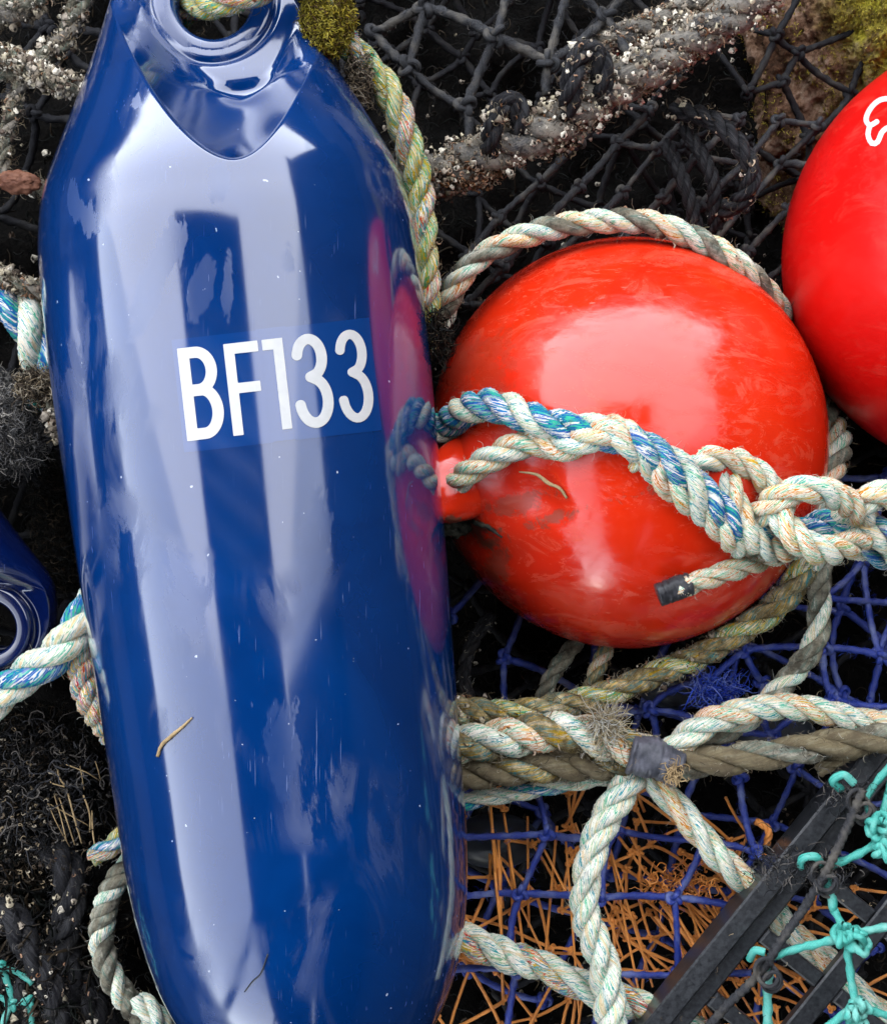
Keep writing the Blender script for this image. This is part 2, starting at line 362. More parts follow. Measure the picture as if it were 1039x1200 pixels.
M['crate'] = plain('black_crate_plastic', (.007, .0075, .009), .28, 420, (.030, .032, .035), .25, .0003)
M['crate'].node_tree.nodes['Principled BSDF'].inputs['Specular IOR Level'].default_value = .45
M['drum'] = plain('dark_grey_plastic', (.014, .018, .024), .35, 12, (.03, .034, .04), .1)
M['rust'] = plain('brown_crab_shell', (.06, .018, .008), .6, 130, (.16, .07, .04), .6, .001)
M['heap'] = plain('sodden_dark_netting', (.003, .003, .003), .85, 220, (.008, .007, .006), 1.0, .004, 8)
M['concrete'] = plain('wet_dark_quay', (.022, .022, .021), .9, 3, (.014, .014, .013), .5, .01)
M['shed'] = plain('tarred_timber', (.018, .019, .018), .8, 4, (.010, .010, .010), .3)
M['steel'] = plain('painted_steel', (.02, .021, .023), .5, 5, (.014, .014, .016), .2)
def rock_mat():
    b = MB('mossy_rock'); o = b.tc.outputs['Object']
    n = b.noise(o, 34, 9, .78); n2 = b.noise(o, 9, 5, .6); n3 = b.noise(o, 150, 6, .75)
    c = b.ramp(n, [(.34, (.008, .004, .003)), (.46, (.08, .04, .022)), (.54, (.23, .135, .085)), (.66, (.45, .34, .25))])
    sx = b.add('ShaderNodeSeparateXYZ', {0: o})
    k = b.math('ADD', b.math('MULTIPLY', b.math('ADD', b.math('ADD', sx.outputs[0], .068), b.math('MULTIPLY', sx.outputs[1], .25)), 8.0), b.math('MULTIPLY', n2, 1.1))
    mossf = b.math('MULTIPLY', b.ramp(k, [(.36, 0), (.60, 1)]), b.ramp(n, [(.40, .35), (.52, 1)]))
    mc = b.ramp(n3, [(.3, (.05, .045, .008)), (.5, (.30, .26, .02)), (.65, (.55, .48, .05))])
    c = b.mix(mossf, c, mc)
    b.set(Base_Color=c, Roughness=.9, Normal=b.bump(n3, .9, .004, b.bump(n, 1.0, .010))); b.dull(.08); return b.m
M['rock'] = rock_mat()

# ------------------------------------------------------------------ rope builder
def rope(label, pts, r_px, mat, lay=6.0, name='rope', cat='rope', fuzz=1.0, fray=0, flat=1.0, wob=.5, fmat=None, group=None, seed=None, n_strands=3, raw=False):
    """pts: list of (px, py, z) or, with raw, metres"""
    P = np.array(pts if raw else [at(*p) for p in pts])
    C0, s0 = cr(P, None); L = s0[-1]; r = r_px * U
    n = max(8, int(L / .0016)); C = cr(P, n)
    sd_ = rng.random() * 50 if seed is None else seed
    nz = np.array([[mnoise.noise(Vector((i * .035 + sd_ * 3, k * 9.1, sd_))) for k in range(3)] for i in range(n)])
    C = C + nz * r * wob
    e = empty(name, tuple(C[n // 2]), label, cat, group)
    T, N, B = frames(C); s = np.linspace(0, L, n); rad_mod = 1 + .10 * nz[:, 0]
    strands = []
    for k in range(n_strands):
        ph = 2 * np.pi * (s / (lay * r) + k / n_strands + .12 * nz[:, 1])
        off = r * .52 * rad_mod
        S = C + off[:, None] * (np.cos(ph)[:, None] * N + np.sin(ph)[:, None] * B)
        strands.append(S)
        m = mat[k % len(mat)] if isinstance(mat, (list, tuple)) else mat
        tube('strand', S, r * .515 * rad_mod, m, e, sides=22, lobes=9, amp=.20, tw=2 * np.pi / (lay * r) * 1.25, seed=sd_ * 3 + k * 17.3, rough=.018)
    if fuzz:
        nf = int(L / .0009 * fuzz)
        i = rng.integers(0, n, nf); a = rng.random(nf) * 2 * np.pi
        D = np.cos(a)[:, None] * N[i] + np.sin(a)[:, None] * B[i]
        P0 = C[i] + D * r * .86; dirs = D * .55 + T[i] * rng.choice([-1, 1], nf)[:, None] * .9
        V, F, A = curls_arr(P0, .0062, .00011, 1.0, 5, dirs=dirs)
        f = mesh_obj('fuzz', V, F, fmat or M['hair_white'], e, attr=A); f['kind'] = 'stuff'
    e['_r'] = r
    e_c = (C, T, N, B, r)
    return e, e_c
def crust(e, info, nb, size, nworm=0, hairs=0, worm_mat=None, spread=1.0, hair_mat=None):
    C, T, N, B, r = info; n = len(C)
    if nb:
        # clustered
        cl = rng.integers(0, n, max(3, nb // 14)); i = np.clip(cl[rng.integers(0, len(cl), nb)] + rng.normal(0, n * .035, nb).astype(int), 0, n - 1)
        a = rng.random(nb) * 2 * np.pi; D = np.cos(a)[:, None] * N[i] + np.sin(a)[:, None] * B[i]
        V, F, A = barn_arr(C[i] + D * r * (.82 + .35 * rng.random(nb)[:, None] * spread), D, size)
        mesh_obj('barnacle_crust', V, F, M['barn'], e, smooth=True, attr=A)['kind'] = 'stuff'
    for cnt, mt, ln, rd, nm in ((nworm, worm_mat or M['rust_bits'], .006, .0006, 'worm_tubes'), (hairs, hair_mat or M['weed_pale'], .010, .0002, 'weed_hair')):
        if cnt:
            i = rng.integers(0, n, cnt); a = rng.random(cnt) * 2 * np.pi; D = np.cos(a)[:, None] * N[i] + np.sin(a)[:, None] * B[i]
            V, F, A = curls_arr(C[i] + D * r * .85, ln, rd, 2.0, 6, dirs=D * .8)
            mesh_obj(nm, V, F, mt, e, attr=A)['kind'] = 'stuff'
def clump(name, label, cat, px, py, z, rx, ry, rz, n, length, rad, mat, curl=1.5, upbias=.4, extra_barn=0, parent=None):
    c = at(px, py, z); q = rng.standard_normal((n, 3)); q /= np.linalg.norm(q, axis=1)[:, None]; q *= (rng.random(n) ** .4)[:, None]
    P = c + q * np.array([rx * U, ry * U, rz])
    e = None
    V, F, A = curls_arr(P, length, rad, curl, 6, upbias)
    o = mesh_obj(name, V, F, mat, parent, attr=A); tag(o, None if parent else label, None if parent else cat, kind='stuff')
    return o

# ------------------------------------------------------------------ setting
def grid_sheet(x0, x1, y0, y1, nx, ny, zf):
    X, Y = np.meshgrid(np.linspace(x0, x1, nx), np.linspace(y0, y1, ny))
    Z = np.array([zf(x, y) for x, y in zip(X.ravel(), Y.ravel())]).reshape(X.shape)
    V = np.stack([X, Y, Z], -1).reshape(-1, 3); i = np.arange(ny - 1)[:, None] * nx; j = np.arange(nx - 1)[None]
    F = np.stack([i + j, i + j + 1, i + nx + j + 1, i + nx + j], -1).reshape(-1, 4); return V, F
V = np.array([[-80, -80, -.26], [80, -80, -.26], [80, 80, -.26], [-80, 80, -.26]], float)
tag(mesh_obj('ground', V, np.array([[0, 1, 2, 3]]), M['concrete'], smooth=False), kind='structure')
def hz(x, y):
    r = math.hypot(x, y); v = Vector((x, y, 0))
    h = -.045 + .05 * mnoise.noise(v * 7) + .03 * mnoise.noise(v * 19 + Vector((5, 0, 0))) + .012 * mnoise.noise(v * 60) + .006 * mnoise.noise(v * 150)
    return h - .30 * max(0, r - .75) ** 1.5 - (.0 if r < 1.1 else (r - 1.1) * .5)
V, F = grid_sheet(-1.3, 1.3, -1.3, 1.3, 300, 300, hz)
tag(mesh_obj('heap_of_black_netting', V, F, M['heap']), 'sodden black netting at the bottom of the heap, under all the floats and ropes', 'netting', kind='stuff')
# unseen structures that shape the reflections: shed at right, walkway added overhead
def box_arr(x0, x1, y0, y1, z0, z1):
    V = np.array([[x, y, z] for z in (z0, z1) for y in (y0, y1) for x in (x0, x1)], float)
    F = np.array([[0, 2, 3, 1], [4, 5, 7, 6], [0, 1, 5, 4], [2, 6, 7, 3], [0, 4, 6, 2], [1, 3, 7, 5]]); return V, [F], np.zeros((8, 3))
def box(name, b, mat, parent):
    V, F, A = box_arr(*b); return mesh_obj(name, V, F, mat, parent, smooth=False)
e = empty('unseen_shed', (3.6, 0, -.26), 'dark tarred timber shed at the right of the heap, unseen, sized to the dark side of the reflections', 'shed')  # unseen; height set to block the right-hand sky in the reflections
box('wall', (3.0, 7.0, -9, 3.2, -.26, 2.9), M['shed'], e)
for k in range(62): box('board', (2.975, 2.998, -8.99 + k * .197, -8.99 + k * .197 + .18, -.25, 2.88), M['shed'], e)
V = np.array([[2.8, -9.2, 2.9], [7.2, -9.2, 2.9], [7.2, 3.4, 2.9], [2.8, 3.4, 2.9], [5, -9.2, 4.1], [5, 3.4, 4.1]], float)
mesh_obj('roof', V, [np.array([[0, 3, 5, 4], [1, 4, 5, 2], [0, 1, 2, 3]]), np.array([[0, 4, 1], [3, 2, 5]])], M['shed'], e, smooth=False)
e = empty('overhead_blocker', (-.4, -2, -.26), 'unseen plank deck added above the heap for the dark band reflected in the fender', 'walkway')  # added; stands in for the person at the camera, a dark reflected band
for k in range(66): box('plank', (-1.42, .50, -8.85 + k * .15, -8.85 + k * .15 + .142, 3.06, 3.11), M['shed'], e)
for x in (-1.30, .34): box('beam', (x, x + .08, -8.8, 1.00, 2.9, 3.058), M['steel'], e)
for x in (-1.30, .34):
    for y in (-4.1, -1.6): box('post', (x, x + .08, y, y + .08, -.26, 2.898), M['steel'], e)
e = empty('left_blocker', (-6.2, 0, -.26), 'unseen low wall added at the left to end the sky strip reflected in the fender', 'wall')  # unseen wall added to cut off the reflected sky on the left
box('wall', (-6.6, -6.0, -12, 12, -.26, 1.62), M['concrete'], e); box('coping', (-6.65, -5.95, -12, 12, 1.62, 1.76), M['concrete'], e)

e = empty('top_blocker', (0, 9, -.26), 'unseen low dark block added beyond the top to darken reflections in the fender recess', 'shed')  # unseen block added to keep low sky out of the recess reflections
box('wall', (-7, 9, 8.5, 12, -.26, 2.1), M['shed'], e); box('roof', (-7.2, 9.2, 8.3, 12.2, 2.1, 2.25), M['steel'], e)
e = empty('bottom_blocker', (0, -10, -.26), 'unseen dark block added beyond the bottom to stop sky glare on the middle buoy', 'shed')  # unseen block added to fill the bright gap reflected in the buoy
box('wall', (-1.4, 2.95, -12, -9.2, -.26, 3.3), M['shed'], e)
e = empty('right_roof_blocker', (1.8, -2, -.26), 'unseen roof sheet added between shed and walkway to taper the strip reflected in the fender', 'roof')  # unseen sheet added and angled to narrow the right reflected strip
V = np.array([[x, y, z] for z in (2.93, 2.97) for x, y in ((.56, -8.9), (2.96, -8.9), (2.96, -.02), (.56, -.50))], float)
mesh_obj('roof_sheet', V, np.array([[0, 3, 2, 1], [4, 5, 6, 7], [0, 1, 5, 4], [1, 2, 6, 5], [2, 3, 7, 6], [3, 0, 4, 7]]), M['steel'], e, smooth=False)
# ------------------------------------------------------------------ fender
VP = np.array([[-78, 0], [-74, 26], [-62, 55], [-40, 84], [-15, 100], [0, 107], [50, 128], [100, 151], [165, 183], [215, 205], [255, 214], [300, 218.5], [400, 219.5], [500, 218], [600, 215], [750, 209], [900, 203], [1000, 199], [1080, 190], [1150, 172], [1210, 142], [1255, 104], [1285, 60], [1298, 25], [1300, 0]], float)
_pc = cr(VP, 900); PV, PR = _pc[:, 0], np.maximum(_pc[:, 1], 0)
_o = np.argsort(PV); PV, PR = PV[_o], PR[_o]
def prof(v): return np.interp(v, PV, PR)
AX = np.array([.113, -.9936]); AC = np.array([.9936, .113])         # world xy: axis (down the picture) and across
def fender_cut(u, v, w, hole):
    """scooped shoulder and flat lug near the top; u, v, w in px"""
    du = u - 40
    vb = 240 - np.where(du < 0, .0327 * np.abs(du)**1.8, .0163 * du**2)
    d = vb - v; t = np.clip(d / 125, 0, 1); f = np.where(t < .8, t * 1.1, .88 + .12 * (1 - (1 - np.clip((t - .8) / .2, 0, 1))**1.83))
    f = f * np.clip(d / 4, 0, 1)
    aw = np.abs(w); rho = np.hypot(u - hole[0], v - hole[1])
    plat = 50 - .12 * np.clip(118 - v, 0, 300) - 4.5 * np.exp(-((rho - 73) / 4.0)**2)
    plat = plat - 7 * (1 / (1 + np.exp(-(v - 118 + .0012 * (u - 30)**2) / 3.0))) * (np.abs(u - 30) < 150)
    plat = np.minimum(aw, plat)
    flank = np.clip((100 - v) / 160, 0, 1)                       # the lug's outer flanks also flatten
    aw2 = aw * (1 - f) + plat * f
    aw2 = aw2 * (1 - .12 * flank)
    return np.where(w >= 0, 1, -1) * aw2
def build_fender(name, label, cat, origin_px, z, mat, roll=0, inplane=0.0, scale=1.0, hole=(17.5, 13)):
    vs = np.concatenate([PV[PV < 6][::3], np.linspace(6, 262, 215), np.linspace(264, 1050, 160), PV[PV > 1052][::3], [1300]])
    nth = 640; th = np.linspace(0, 2 * np.pi, nth, endpoint=False)
    Vv, TH = np.meshgrid(vs, th, indexing='ij'); Rr = prof(Vv)
    u = Rr * np.cos(TH); w = Rr * np.sin(TH); w = fender_cut(u, Vv, w, hole)
    F = []
    n = len(vs); i = np.arange(n - 1)[:, None] * nth; j = np.arange(nth)[None]; j2 = (j + 1) % nth
    F = np.stack([i + j, i + nth + j, i + nth + j2, i + j2], -1).reshape(-1, 4)
    uf, vf = u.ravel(), Vv.ravel()
    rho = np.hypot(uf - hole[0], vf - hole[1])
    keep = ~(rho[F] < 58).any(axis=1); F = F[keep]
    L = np.stack([u.ravel(), vf, w.ravel()], -1) * U * scale
    def tf(L):      # local (u, v, w) m -> world
        L = np.asarray(L, float).reshape(-1, 3); cr_, sr_ = math.cos(roll), math.sin(roll)
        uu = L[:, 0] * cr_ + L[:, 2] * sr_; ww = -L[:, 0] * sr_ + L[:, 2] * cr_
        ca, sa = math.cos(inplane), math.sin(inplane); ax = np.array([AX[0] * ca - AX[1] * sa, AX[0] * sa + AX[1] * ca]); ac = np.array([AC[0] * ca - AC[1] * sa, AC[0] * sa + AC[1] * ca])
        o = at(*origin_px, z)[:2]
        xy = o + uu[:, None] * ac + L[:, 1:2] * ax
        return np.concatenate([xy, (z + ww)[:, None]], 1)
    e = empty(name, tuple(tf([[0, 400 * U * scale, -.1 * scale]])[0]), label, cat)
    used = np.unique(F); remap = np.full(len(L), -1); remap[used] = np.arange(len(used))
    mesh_obj('body', tf(L[used]), remap[F], mat, e)
    # eyelet ring: lathe profile through the lug
    pr = [(46, 0), (43.5, 14), (43, 30), (44, 44), (47, 50.5), (52, 52.5), (60, 52.5), (66, 52), (69, 49.5), (70.5, 45), (72, 38), (60, 30)]
    pr = [(a, b - 10) for a, b in pr]
    full = [(a, -b) for a, b in pr[::-1][:-1]] + pr
    full = cr(np.array(full, float), 70); k = 96; t = np.linspace(0, 2 * np.pi, k, endpoint=False)
    RV = np.stack([hole[0] + full[:, 0][:, None] * np.cos(t), hole[1] + full[:, 0][:, None] * np.sin(t), np.repeat(full[:, 1][:, None], k, 1)], -1).reshape(-1, 3) * U * scale
    i = np.arange(len(full) - 1)[:, None] * k; j = np.arange(k)[None]; j2 = (j + 1) % k
    mesh_obj('eyelet', tf(RV), np.stack([i + j, i + j2, i + k + j2, i + k + j], -1).reshape(-1, 4), mat, e)
    return e, tf
ORG_PX = (236.1, 1.9)    # pixel of v=0 on the axis
fe, ftf = build_fender('boat_fender', 'large glossy blue fender marked BF133 lying across the left of the heap', 'fender', ORG_PX, ZREF, M['fender'])
build_fender('boat_fender', 'small dark blue fender, only its round eyelet showing at the left edge', 'fender', (10, 724), .12, M['fender2'], roll=.12, inplane=R(-124), scale=.74)

# ------------------------------------------------------------------ lettering on the fender
def px_to_fender(q):
    """pixels -> local (u,v,w) metres on the fender's front, by fixed-point iteration on depth"""
    q = np.asarray(q, float); w = np.full(len(q), .1)
    o = at(*ORG_PX, ZREF)[:2]
    for _ in range(12):
        zz = ZREF + w; s = U * (CZ - zz) / DIST
        xy = np.stack([(q[:, 0] - 519.5) * s, (600 - q[:, 1]) * s], 1) - o
        u = xy @ AC; v = xy @ AX; w = np.sqrt(np.maximum(0, (prof(v / U) * U)**2 - u**2))
    return np.stack([u, v, w], 1)
def loc_to_px(a, v):      # apparent local px -> photo px
    return np.stack([270 + a * .9936 + (v - 300) * .113, 300 - a * .113 + (v - 300) * .9936], -1)
def seg_sdf(P, pts, hw):
    d = np.full(len(P), 1e9)
    for a, b in zip(pts[:-1], pts[1:]):
        a, b = np.array(a, float), np.array(b, float); ab = b - a
        t = np.clip(((P - a) @ ab) / (ab @ ab + 1e-9), 0, 1)
        d = np.minimum(d, np.linalg.norm(P - a - t[:, None] * ab, axis=1))
    return d - hw
def box_sdf(P, x0, x1, y0, y1):
    q = np.abs(P - np.array([(x0 + x1) / 2, (y0 + y1) / 2])) - np.array([(x1 - x0) / 2, (y1 - y0) / 2])
    return np.minimum(np.maximum(q[:, 0], q[:, 1]), 0) + np.linalg.norm(np.maximum(q, 0), axis=1)
def arc(cx, cy, rx, ry, a0, a1, n=22):
    return [(cx + rx * math.cos(R(a0 + (a1 - a0) * k / n)), cy + ry * math.sin(R(a0 + (a1 - a0) * k / n))) for k in range(n + 1)]
def contour(sdf, x0, x1, y0, y1, h=.9):
    """filled polygons of sdf<0 by marching squares"""
    nx, ny = int((x1 - x0) / h) + 2, int((y1 - y0) / h) + 2
    X, Y = np.meshgrid(x0 + np.arange(nx) * h, y0 + np.arange(ny) * h); D = sdf(np.stack([X.ravel(), Y.ravel()], 1)).reshape(X.shape)
    V, idx, F = [], {}, []
    def vid(key, p):
        if key not in idx: idx[key] = len(V); V.append(p)
        return idx[key]
    for i in range(ny - 1):
        for j in range(nx - 1):
            c = [(i, j), (i, j + 1), (i + 1, j + 1), (i + 1, j)]; d = [D[a] for a in c]
            if min(d) >= 0: continue
            poly = []
            for k in range(4):
                a, b = c[k], c[(k + 1) % 4]; da, db = d[k], d[(k + 1) % 4]
                if da < 0: poly.append(vid(a, (X[a], Y[a])))
                if (da < 0) != (db < 0):
                    t = da / (da - db); key = (min(a, b), max(a, b)); poly.append(vid(key, (X[a] + t * (X[b] - X[a]), Y[a] + t * (Y[b] - Y[a]))))
            for k in range(1, len(poly) - 1): F.append((poly[0], poly[k], poly[k + 1]))
    return np.array(V), np.array(F)
g = {}
g['B'] = lambda P: np.minimum.reduce([box_sdf(P, 0, 13, 0, 109), seg_sdf(P, [(7, 102.5), (20, 102.5)] + arc(20, 80.5, 17, 22, 90, -90) + [(7, 58.5)], 6.5), seg_sdf(P, [(7, 58)] + [(22, 58)] + arc(22, 32.5, 17.5, 25.7, 90, -90) + [(7, 6.8)], 6.6)])
g['F'] = lambda P: np.minimum.reduce([box_sdf(P, 0, 12, 0, 108), box_sdf(P, 0, 40, 95.5, 108), box_sdf(P, 0, 38, 49, 61)])
g['1'] = lambda P: np.minimum.reduce([box_sdf(P, 12.5, 24, 0, 107), box_sdf(P, 0, 24, 94.5, 107)])
def g3(wd, hw): 
    c = wd / 2 - 1; return lambda P: seg_sdf(P, arc(c, 81, c - hw + 0, 22, 168, -62) + [(c - 1, 58.5)] + arc(c, 30.5, wd - c - hw, 26, 66, -172), hw)
chars = [('B', g['B'], -74, 46), ('F', g['F'], -20, 41), ('1', g['1'], 25, 25), ('3', g3(43, 6.1), 57.5, 43), ('3', g3(38, 5.3), 109, 39)]
M['film'] = None
b = MB('clear_vinyl_film'); b.set(Base_Color=(.0008, .027, .128, 1), Roughness=.10); b.b.inputs['IOR'].default_value = 1.55; b.b.inputs['Coat Weight'].default_value = 1.0; b.b.inputs['Coat IOR'].default_value = 1.55; b.b.inputs['Coat Roughness'].default_value = .10; M['film'] = b.m
for ch, sdf, u0, wd in chars:
    lo = {'B': 510, 'F': 510, '1': 509, '3': 510}[ch]
    V2, F2 = contour(sdf, -4, wd + 6, -4, 114)
    L = px_to_fender(loc_to_px(u0 + V2[:, 0], lo - V2[:, 1]))
    nrm = np.stack([L[:, 0], 0 * L[:, 0], L[:, 2]], 1); nrm /= np.linalg.norm(nrm, axis=1)[:, None]
    top = L + nrm * .00055; bot = L + nrm * .0001; nV = len(L)
    # rim
    from collections import Counter
    E = Counter(); 
    for f in F2:
        for k in range(3): E[(f[k], f[(k + 1) % 3])] += 1
    rim = [(a, b_, b_ + nV, a + nV) for (a, b_) in E if (b_, a) not in E]
    o = mesh_obj('letter' if ch in 'BF' else 'digit', ftf(np.vstack([top, bot])), [np.array(rim), F2], M['white'], fe, smooth=False)
    o['label'] = 'white character %s' % ch
    # film rectangle behind the character
    a = np.linspace(u0 - 5.5, u0 + wd + 4.8, 16); vv = np.linspace(lo - 120, lo + 13, 12); AA, VV = np.meshgrid(a, vv)
    L = px_to_fender(loc_to_px(AA.ravel(), VV.ravel())); nrm = np.stack([L[:, 0], 0 * L[:, 0], L[:, 2]], 1); nrm /= np.linalg.norm(nrm, axis=1)[:, None]
    i = np.arange(11)[:, None] * 16; j = np.arange(15)[None]
    Ff = np.stack([i + j, i + 16 + j, i + 17 + j, i + 1 + j], -1).reshape(-1, 4)
    mesh_obj('sticker_film', ftf(L + nrm * .00022), Ff, M['film'], fe)

# ------------------------------------------------------------------ round buoys
def ball_obj(label, c, rad, ecc, mat, bumps=()):
    nu, nv = 360, 220
    th = np.linspace(0, np.pi, nv); ph = np.linspace(0, 2 * np.pi, nu, endpoint=False); TH, PH = np.meshgrid(th, ph, indexing='ij')
    D = np.stack([np.sin(TH) * np.cos(PH), np.sin(TH) * np.sin(PH), np.cos(TH)], -1)
    r = np.ones_like(TH)
    for (n0, amp, sig, kind) in bumps:
        n0 = np.array(n0, float); n0 /= np.linalg.norm(n0); a = np.arccos(np.clip(D @ n0, -1, 1))
        if kind == 'bump': r = r + amp * np.exp(-(a / sig)**2)
        else: r = r + amp * np.exp(-((a - sig) / (.28 * sig))**2)
    P = np.array(c) + D * r[..., None] * rad * np.array(ecc)
    i = np.arange(nv - 1)[:, None] * nu; j = np.arange(nu)[None]; j2 = (j + 1) % nu
    F = np.stack([i + j, i + nu + j, i + nu + j2, i + j2], -1).reshape(-1, 4)
    e = empty('round_buoy', (c[0], c[1], c[2] - rad), label, 'buoy')
    mesh_obj('float_body', P, F, mat, e); return e
B1Z = .08; s1 = U * (CZ - B1Z) / DIST
B1 = at(733, 520, B1Z); B1R = 241 * s1 * .992; E1 = (.965, 1.0, 1.0)
def nb(px, py):
    o = np.array([0, 0, CZ]); d = at(px, py) - o; d /= np.linalg.norm(d); oc = o - B1; bb = oc @ d
    q = o + d * (-bb - math.sqrt(max(0, bb * bb - (oc @ oc - B1R**2)))); return tuple(q - B1)
b1 = ball_obj('round orange-red buoy in the middle, tied with a spliced blue and cream rope', B1, B1R, E1, M['ball'],
    [(nb(545, 558), .085, .15, 'bump'), (nb(585, 580), -.040, .20, 'bump'), (nb(560, 570), -.022, .36, 'ring'), (nb(650, 600), -.010, .12, 'bump'), (nb(640, 620), .014, .08, 'bump'), (nb(620, 585), -.030, .11, 'bump'), (nb(655, 575), .012, .06, 'bump')])
B2Z = .09; s2 = U * (CZ - B2Z) / DIST; B2 = at(1179, 300, B2Z); B2R = 260 * s2 * .992
b2 = ball_obj('plain scarlet buoy cut off by the right edge, a white mark near its top', B2, B2R, (1, 1, 1), M['ball2'])
def on_ball(px, py, off=0.0, C=B1, Rr=B1R):
    """point where the view ray meets the ball grown by off px; None when it misses"""
    o = np.array([0, 0, CZ]); d = at(px, py) - o; d /= np.linalg.norm(d); oc = o - C; rr = Rr * .985 + off * U
    bb = oc @ d; disc = bb * bb - (oc @ oc - rr * rr)
    if disc < 0:                      # ray misses: the grown ball's nearest rim point
        p = o - d * bb; n_ = (p - C) / np.linalg.norm(p - C); return C + n_ * rr
    return o + d * (-bb - math.sqrt(disc))
# painted mark on the right buoy
paths = [[(1062, 122), (1045, 116.5), (1031, 117.5), (1020, 127), (1014.5, 140), (1019, 147), (1027, 143)], [(1019, 147), (1016.8, 158), (1021, 168), (1028, 166.5), (1034, 154), (1046, 148), (1060, 152), (1070, 140), (1062, 122)]]
sdfm = lambda P: np.minimum.reduce([seg_sdf(P, [tuple(q) for q in cr(np.array(p, float), 30)], 3.1) for p in paths])
V2, F2 = contour(sdfm, 1006, 1078, 108, 176, .8)
Pm = np.array([on_ball(x, y, 0, B2, B2R / .985) for x, y in V2]); nm = Pm - B2; nm /= np.linalg.norm(nm, axis=1)[:, None]
mesh_obj('painted_mark', Pm + nm * .0003, F2[:, ::-1], M['white'], b2, smooth=False)
# black gritty lump, its colour standing for the dark inside the eye's hole; weed round it
M['hole'] = plain('black_grit_hole_dark', (.008, .010, .008), .6, 200, (.05, .05, .035), 1, .002)
def lump(name, c, ax, rot, mat, parent, rough=.0, tilt=(0, 0), n=(60, 36)):
    t = np.linspace(0, np.pi, n[1]); ph = np.linspace(0, 2 * np.pi, n[0], endpoint=False); TH, PH = np.meshgrid(t, ph, indexing='ij')
    D = np.stack([np.sin(TH) * np.cos(PH), np.sin(TH) * np.sin(PH), np.cos(TH)], -1).reshape(-1, 3)
    q = 1 + rough * np.array([mnoise.noise(Vector(d) * 2.5) + .6 * mnoise.noise(Vector(d) * 7) for d in D]) if rough else np.ones(len(D))
    Q = D * q[:, None] * np.array(ax); Mx = np.array(Matrix.Rotation(R(rot), 3, 'Z') @ Matrix.Rotation(R(tilt[0]), 3, 'X') @ Matrix.Rotation(R(tilt[1]), 3, 'Y'))
    P = Q @ Mx.T + np.asarray(c); i = np.arange(n[1] - 1)[:, None] * n[0]; j = np.arange(n[0])[None]; j2 = (j + 1) % n[0]
    return mesh_obj(name, P, np.stack([i + j, i + n[0] + j, i + n[0] + j2, i + j2], -1).reshape(-1, 4), mat, parent)
lump('eye_lug', on_ball(548, 558, -8), (.040, .0235, .017), 34, M['ball'], b1, tilt=(0, 26), rough=.04)
lump('lug_rim', on_ball(556, 580, -2.5), (.030, .0028, .004), 36, M['ball'], b1, tilt=(0, 24))
lump('eye_hole_dark', on_ball(540, 606, -3), (.021, .0095, .007), 14, M['hole'], b1, rough=.5)
clump('weed_tuft', 'dark wet weed stuck round the eye of the middle buoy', 'weed', 540, 603, on_ball(540, 603)[2] + .003, 26, 10, .004, 520, .006, .0003, M['weed'], 1.6)
q = [on_ball(x, y, 1.0) for x, y in ((555, 612), (572, 618), (588, 630))]
tag(tube('dark_stalk', cr(q, 20), np.interp(np.arange(20), [0, 10, 19], [.0016, .0014, .0006]), M['hole'], None, sides=7, rough=.2), 'short dark stalk poking from the weed at the eye of the middle buoy', 'stalk')
q = [on_ball(x, y, 1.5) for x, y in ((608, 553), (628, 556), (642, 566), (655, 572), (664, 584))]
tag(tube('dry_stalk', cr(q, 30), np.interp(np.arange(30), [0, 15, 29], [.0004, .0012, .0007]), M['straw'], None, sides=7, rough=.1), 'tan curled stalk lying on the middle buoy under the rope', 'stalk')

# ------------------------------------------------------------------ ropes
def ob(px, py, off): 
    p = on_ball(px, py, off); return p
MW, MC, MBl, MY, MD, MU, MG, MM, MK = (M['rope_' + k] for k in ('white', 'cream', 'blue', 'yellow', 'dirty', 'mud', 'grey', 'multi', 'black'))
e, inf = rope('yellow-green rope threaded through the eyelet of the big blue fender and down its right side', [(205, 22, .135), (228, 8, .160), (262, 2, .187), (300, -14, .20), (345, -34, .205), (378, -16, .195), (392, 30, .175), (420, 62, .165), (448, 98, .16), (470, 150, .155), (488, 215, .15), (500, 275, .15), (505, 320, .145), (500, 360, .14), (492, 410, .125)], 17, [MY, MM, MY], fuzz=1.2)
crust(e, inf, 40, .0012, 30, 260)
clump('moss_tuft', 'yellow-green moss clump on the rope beside the top of the blue fender', 'moss', 384, 22, .185, 32, 44, .014, 5200, .006, .00035, M['moss'], 1.6, .5)
clump('weed_tuft', 'brown weed tangled where the yellow-green rope bends beside the fender', 'weed', 424, 90, .165, 18, 34, .010, 800, .010, .0003, M['weed_pale'], 1.6)
# rope round the far side of the middle buoy
pts = [(492, 420, .10), (505, 382, .115), (535, 335, .13), (572, 300, .135), (615, 275, .135), (665, 262, .135), (720, 258, .135), (770, 263, .135), (820, 283, .13), (865, 312, .125), (905, 350, .10), (936, 400, .05), (962, 455, .04), (978, 510, .07), (974, 560, .10), (960, 610, .115)]
e, inf = rope('greyish white rope lying round the top edge of the middle buoy', pts, 15, [MG, MW, MC], fuzz=1.2, lay=6.3)
crust(e, inf, 22, .001, 20, 160)
clump('weed_tuft', 'black weed caught between the fender edge and the middle buoy', 'weed', 512, 395, .155, 16, 34, .012, 300, .014, .0004, M['weed'], 1.2)
